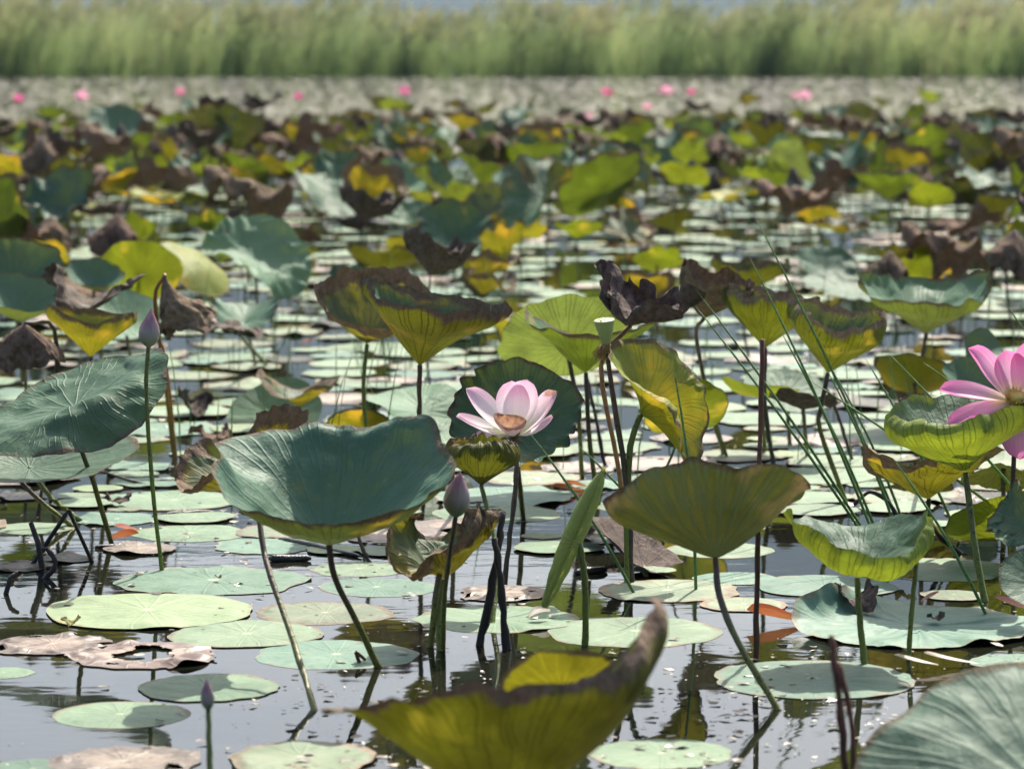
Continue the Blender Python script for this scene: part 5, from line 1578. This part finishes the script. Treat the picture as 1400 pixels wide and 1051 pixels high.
def merge(name, entries, label, cat):
    """many copies joined into one mesh"""
    Vs, Fs, UVs, MI, mats = [], [], [], [], []
    off = 0
    for me, places in entries:
        nv = len(me.vertices)
        co = np.empty(nv * 3, np.float32)
        me.vertices.foreach_get('co', co)
        co = co.reshape(-1, 3)
        uv = np.empty(len(me.loops) * 2, np.float32)
        me.uv_layers[0].data.foreach_get('uv', uv)
        fl = [tuple(p.vertices) for p in me.polygons]
        mn = me.materials[0].name
        if mn not in mats:
            mats.append(mn)
        for x, y, sc, rz in places:
            c, s = math.cos(rz), math.sin(rz)
            R_ = np.array([[c, -s, 0], [s, c, 0], [0, 0, 1]]) * sc
            Vs.append(co @ R_.T + np.array([x, y, 0]))
            Fs += [tuple(q + off for q in f) for f in fl]
            UVs.append(uv)
            MI += [mats.index(mn)] * len(fl)
            off += nv
    me = mesh_of(name, np.concatenate(Vs), Fs, None, np.concatenate(UVs), mats=mats, midx=MI)
    tag(obj(name, me), label, cat, kind='stuff')


merge('far_lotus_foliage', list(bulk.values()), 'mass of far lotus leaves reaching to the pale open water', 'lotus leaves')

# ------------------------------------------------------------------ floating leaves of the middle distance
PADP = []
for k, (mat, wv) in enumerate((('pad_pale', 4), ('pad_pale', 6), ('pad_teal', 4), ('pad_worn', 6), ('pad_yellow', 5), ('pad_pale', 3), ('pad_worn', 8), ('pad_teal', 6), ('pad_rotten', 12), ('pad_dark', 8))):
    prof = dict(a0=0, a1=0, wave=wv * 1.5, pleat=0.002, rag=0.07, minz=-0.001, crumple=0.01, cling=0.005)
    if mat == 'pad_rotten':
        prof['tear'] = 0.25
    V, F, UV = blade_geo(0.17, seed=300 + k, nth=48, nr=8, **prof)
    PADP.append((mesh_of('floating_leaf', V, F, mat, UV), mat))
PLAB = {'pad_pale': ('pale sage leaf afloat', 'pale floating leaves'),
        'pad_teal': ('blue-green leaf afloat', 'blue-green floating leaves'),
        'pad_worn': ('pink-worn pale leaf afloat', 'worn floating leaves'),
        'pad_yellow': ('yellow-green leaf afloat', 'yellow-green floating leaves'),
        'pad_rotten': ('rotten brown leaf afloat', 'rotten floating leaves'),
        'pad_dark': ('dark sodden leaf afloat', 'dark floating leaves')}
PW = [2.4, 2.4, 2.2, 2.2, .6, 2.4, 2.0, 1.4, 1.9, 1.5]
pp = []
tries = 0
while len(pp) < 1100 and tries < 30000:
    tries += 1
    y = 6.6 + (30 - 6.6) * rng.random() ** 1.15
    half = 0.152 * y * 1.25
    x = rng.uniform(-half, half)
    px, py = 700 + x / y * FPX, 50 + CAM_H / y * FPX
    if y > 13 and rng.random() < 0.72:
        continue
    if py > 690 and rng.random() < 0.5 + (py - 690) / 260:
        continue
    if 560 < px < 900 and py > 600 and rng.random() < 0.6:
        continue
    r = 0.17 * (rng.uniform(0.35, 0.75) if rng.random() < 0.4 else rng.uniform(0.7, 1.15))
    if py > 700:
        r *= 0.7
    if any((x - a) ** 2 + (y - b) ** 2 < (0.82 * (r + c)) ** 2 for a, b, c in EXPL):
        continue
    if any((x - a) ** 2 + (y - b) ** 2 < (0.80 * (r + c)) ** 2 for a, b, c in pp):
        continue
    pp.append((x, y, r))
pin = [p for p in pp if abs(p[0] / p[1]) < 0.16]
pnear = set(sorted(pin, key=lambda p: p[1])[:250])
pb = {}
for i, (x, y, r) in enumerate(pp):
    me, mat = PADP[rng.choices(range(len(PADP)), PW)[0]]
    sc, rz = r / 0.17, rng.uniform(0, 6.28)
    if (x, y, r) in pnear:
        o = obj('floating_leaf', me, None, (x, y, 0.002 + 0.006 * rng.random()))
        o.rotation_euler = (0, 0, rz)
        o.scale = (sc, sc, sc)
        size = 'small ' if sc < 0.62 else 'broad ' if sc > 0.98 else ''
        px, py = 700 + x / y * FPX, 50 + CAM_H / y * FPX
        tag(o, size + PLAB[mat][0] + ' ' + by_landmark(px, py, y), 'lotus leaf', PLAB[mat][1])
    else:
        pb.setdefault(me.name, (me, []))[1].append((x, y, sc, rz))
for me, pl in pb.values():
    pass
merge('far_floating_leaves', list(pb.values()), 'mass of pale floating leaves between the far lotus stems', 'lotus leaves')
bpy.data.objects['far_floating_leaves'].location.z = 0.006


# thin water grass standing among the pads
def build_grass():
    g = np.random.default_rng(31)
    V, F, UV = [], [], []
    for i in range(420):
        y = g.uniform(9.0, 20)
        px = g.choice([g.uniform(240, 560), g.uniform(480, 720), g.uniform(880, 1400), g.uniform(-100, 1500)])
        x = (px - 700) / FPX * y
        h = g.uniform(0.12, 0.42)
        lx, ly = g.normal(0, 0.16, 2)
        b = len(V)
        wd = g.uniform(0.0016, 0.003)
        a = g.uniform(0, 3.14)
        dx, dy = math.cos(a) * wd, math.sin(a) * wd
        for t, q in ((0, 1), (.35, 1), (.7, .7), (1, .1)):
            cx, cy, cz = x + lx * h * t * t, y + ly * h * t * t, h * t - (0.03 if t == 0 else 0)
            for aa in (0, 2.1, 4.2):
                V.append((cx + math.cos(aa) * wd * q, cy + math.sin(aa) * wd * q, cz))
        for k in range(3):
            for c in range(3):
                c2 = (c + 1) % 3
                F.append((b + 3 * k + c, b + 3 * k + c2, b + 3 * k + 3 + c2, b + 3 * k + 3 + c))
                UV += [(.5, k / 3), (.5, k / 3), (.5, (k + 1) / 3), (.5, (k + 1) / 3)]
    tag(obj('water_grass', mesh_of('water_grass', V, F, 'rush_green', UV)), 'thin green water grass standing among the floating leaves', 'grass', kind='stuff')


build_grass()

def build_debris():
    g = np.random.default_rng(41)
    V, F, UV = [], [], []
    for i in range(9000):
        y = 1.0 / g.uniform(1 / 17.0, 1 / 5.0)
        x = g.uniform(-0.19, 0.19) * y
        if math.sin(x * 3.1 + 1.3 * y) + math.sin(2.3 * y - 1.7 * x + 1) + g.normal() * 0.7 < 0.2:
            continue
        r = 0.002 + 0.014 * g.uniform() ** 5
        k = int(g.integers(5, 8))
        b = len(V)
        a0, asp = g.uniform(0, 6.28), g.uniform(0.3, 1)
        for j in range(k):
            a = a0 + j * 6.283 / k
            q = r * g.uniform(0.6, 1.2)
            V.append((x + q * math.cos(a), y + q * asp * math.sin(a), 0.0022 + g.uniform() * r * 0.5))
        F.append(tuple(range(b, b + k)))
        UV += [(g.uniform() ** 1.6, 0)] * k
    tag(obj('floating_debris', mesh_of('floating_debris', V, F, 'debris', UV, smooth=False)), 'scattered specks of plant litter on the pond water', 'litter', kind='stuff')


n = N('debris')
tc = n.coords()
sep = n.new('ShaderNodeSeparateXYZ')
n.put(sep.inputs[0], tc.outputs['UV'])
MATS['debris'] = n.end(n.bsdf(n.mix(sep.outputs[0], (0.03, 0.022, 0.015), (0.32, 0.27, 0.18)), 0.4, 0.4))
build_debris()

# ------------------------------------------------------------------ the air between here and the hills
HAZE = 0.00013
if HAZE > 0:
    x0, x1, y0, y1, z0, z1 = -2900, 2900, -30, 3900, -6, 720
    V = [(x, y, z) for z in (z0, z1) for y in (y0, y1) for x in (x0, x1)]
    F = [(0, 2, 3, 1), (4, 5, 7, 6), (0, 1, 5, 4), (2, 6, 7, 3), (0, 4, 6, 2), (1, 3, 7, 5)]
    mt = bpy.data.materials.new('haze')
    mt.use_nodes = True
    mt.node_tree.nodes.clear()
    pv = mt.node_tree.nodes.new('ShaderNodeVolumePrincipled')
    pv.inputs['Color'].default_value = (0.52, 0.72, 1.0, 1)
    pv.inputs['Density'].default_value = HAZE
    pv.inputs['Anisotropy'].default_value = 0.2
    ou = mt.node_tree.nodes.new('ShaderNodeOutputMaterial')
    mt.node_tree.links.new(pv.outputs[0], ou.inputs['Volume'])
    MATS['haze'] = mt
    tag(obj('haze', mesh_of('haze', V, F, 'haze', smooth=False)), 'thin pale haze in the air over the pond', 'haze', kind='stuff')
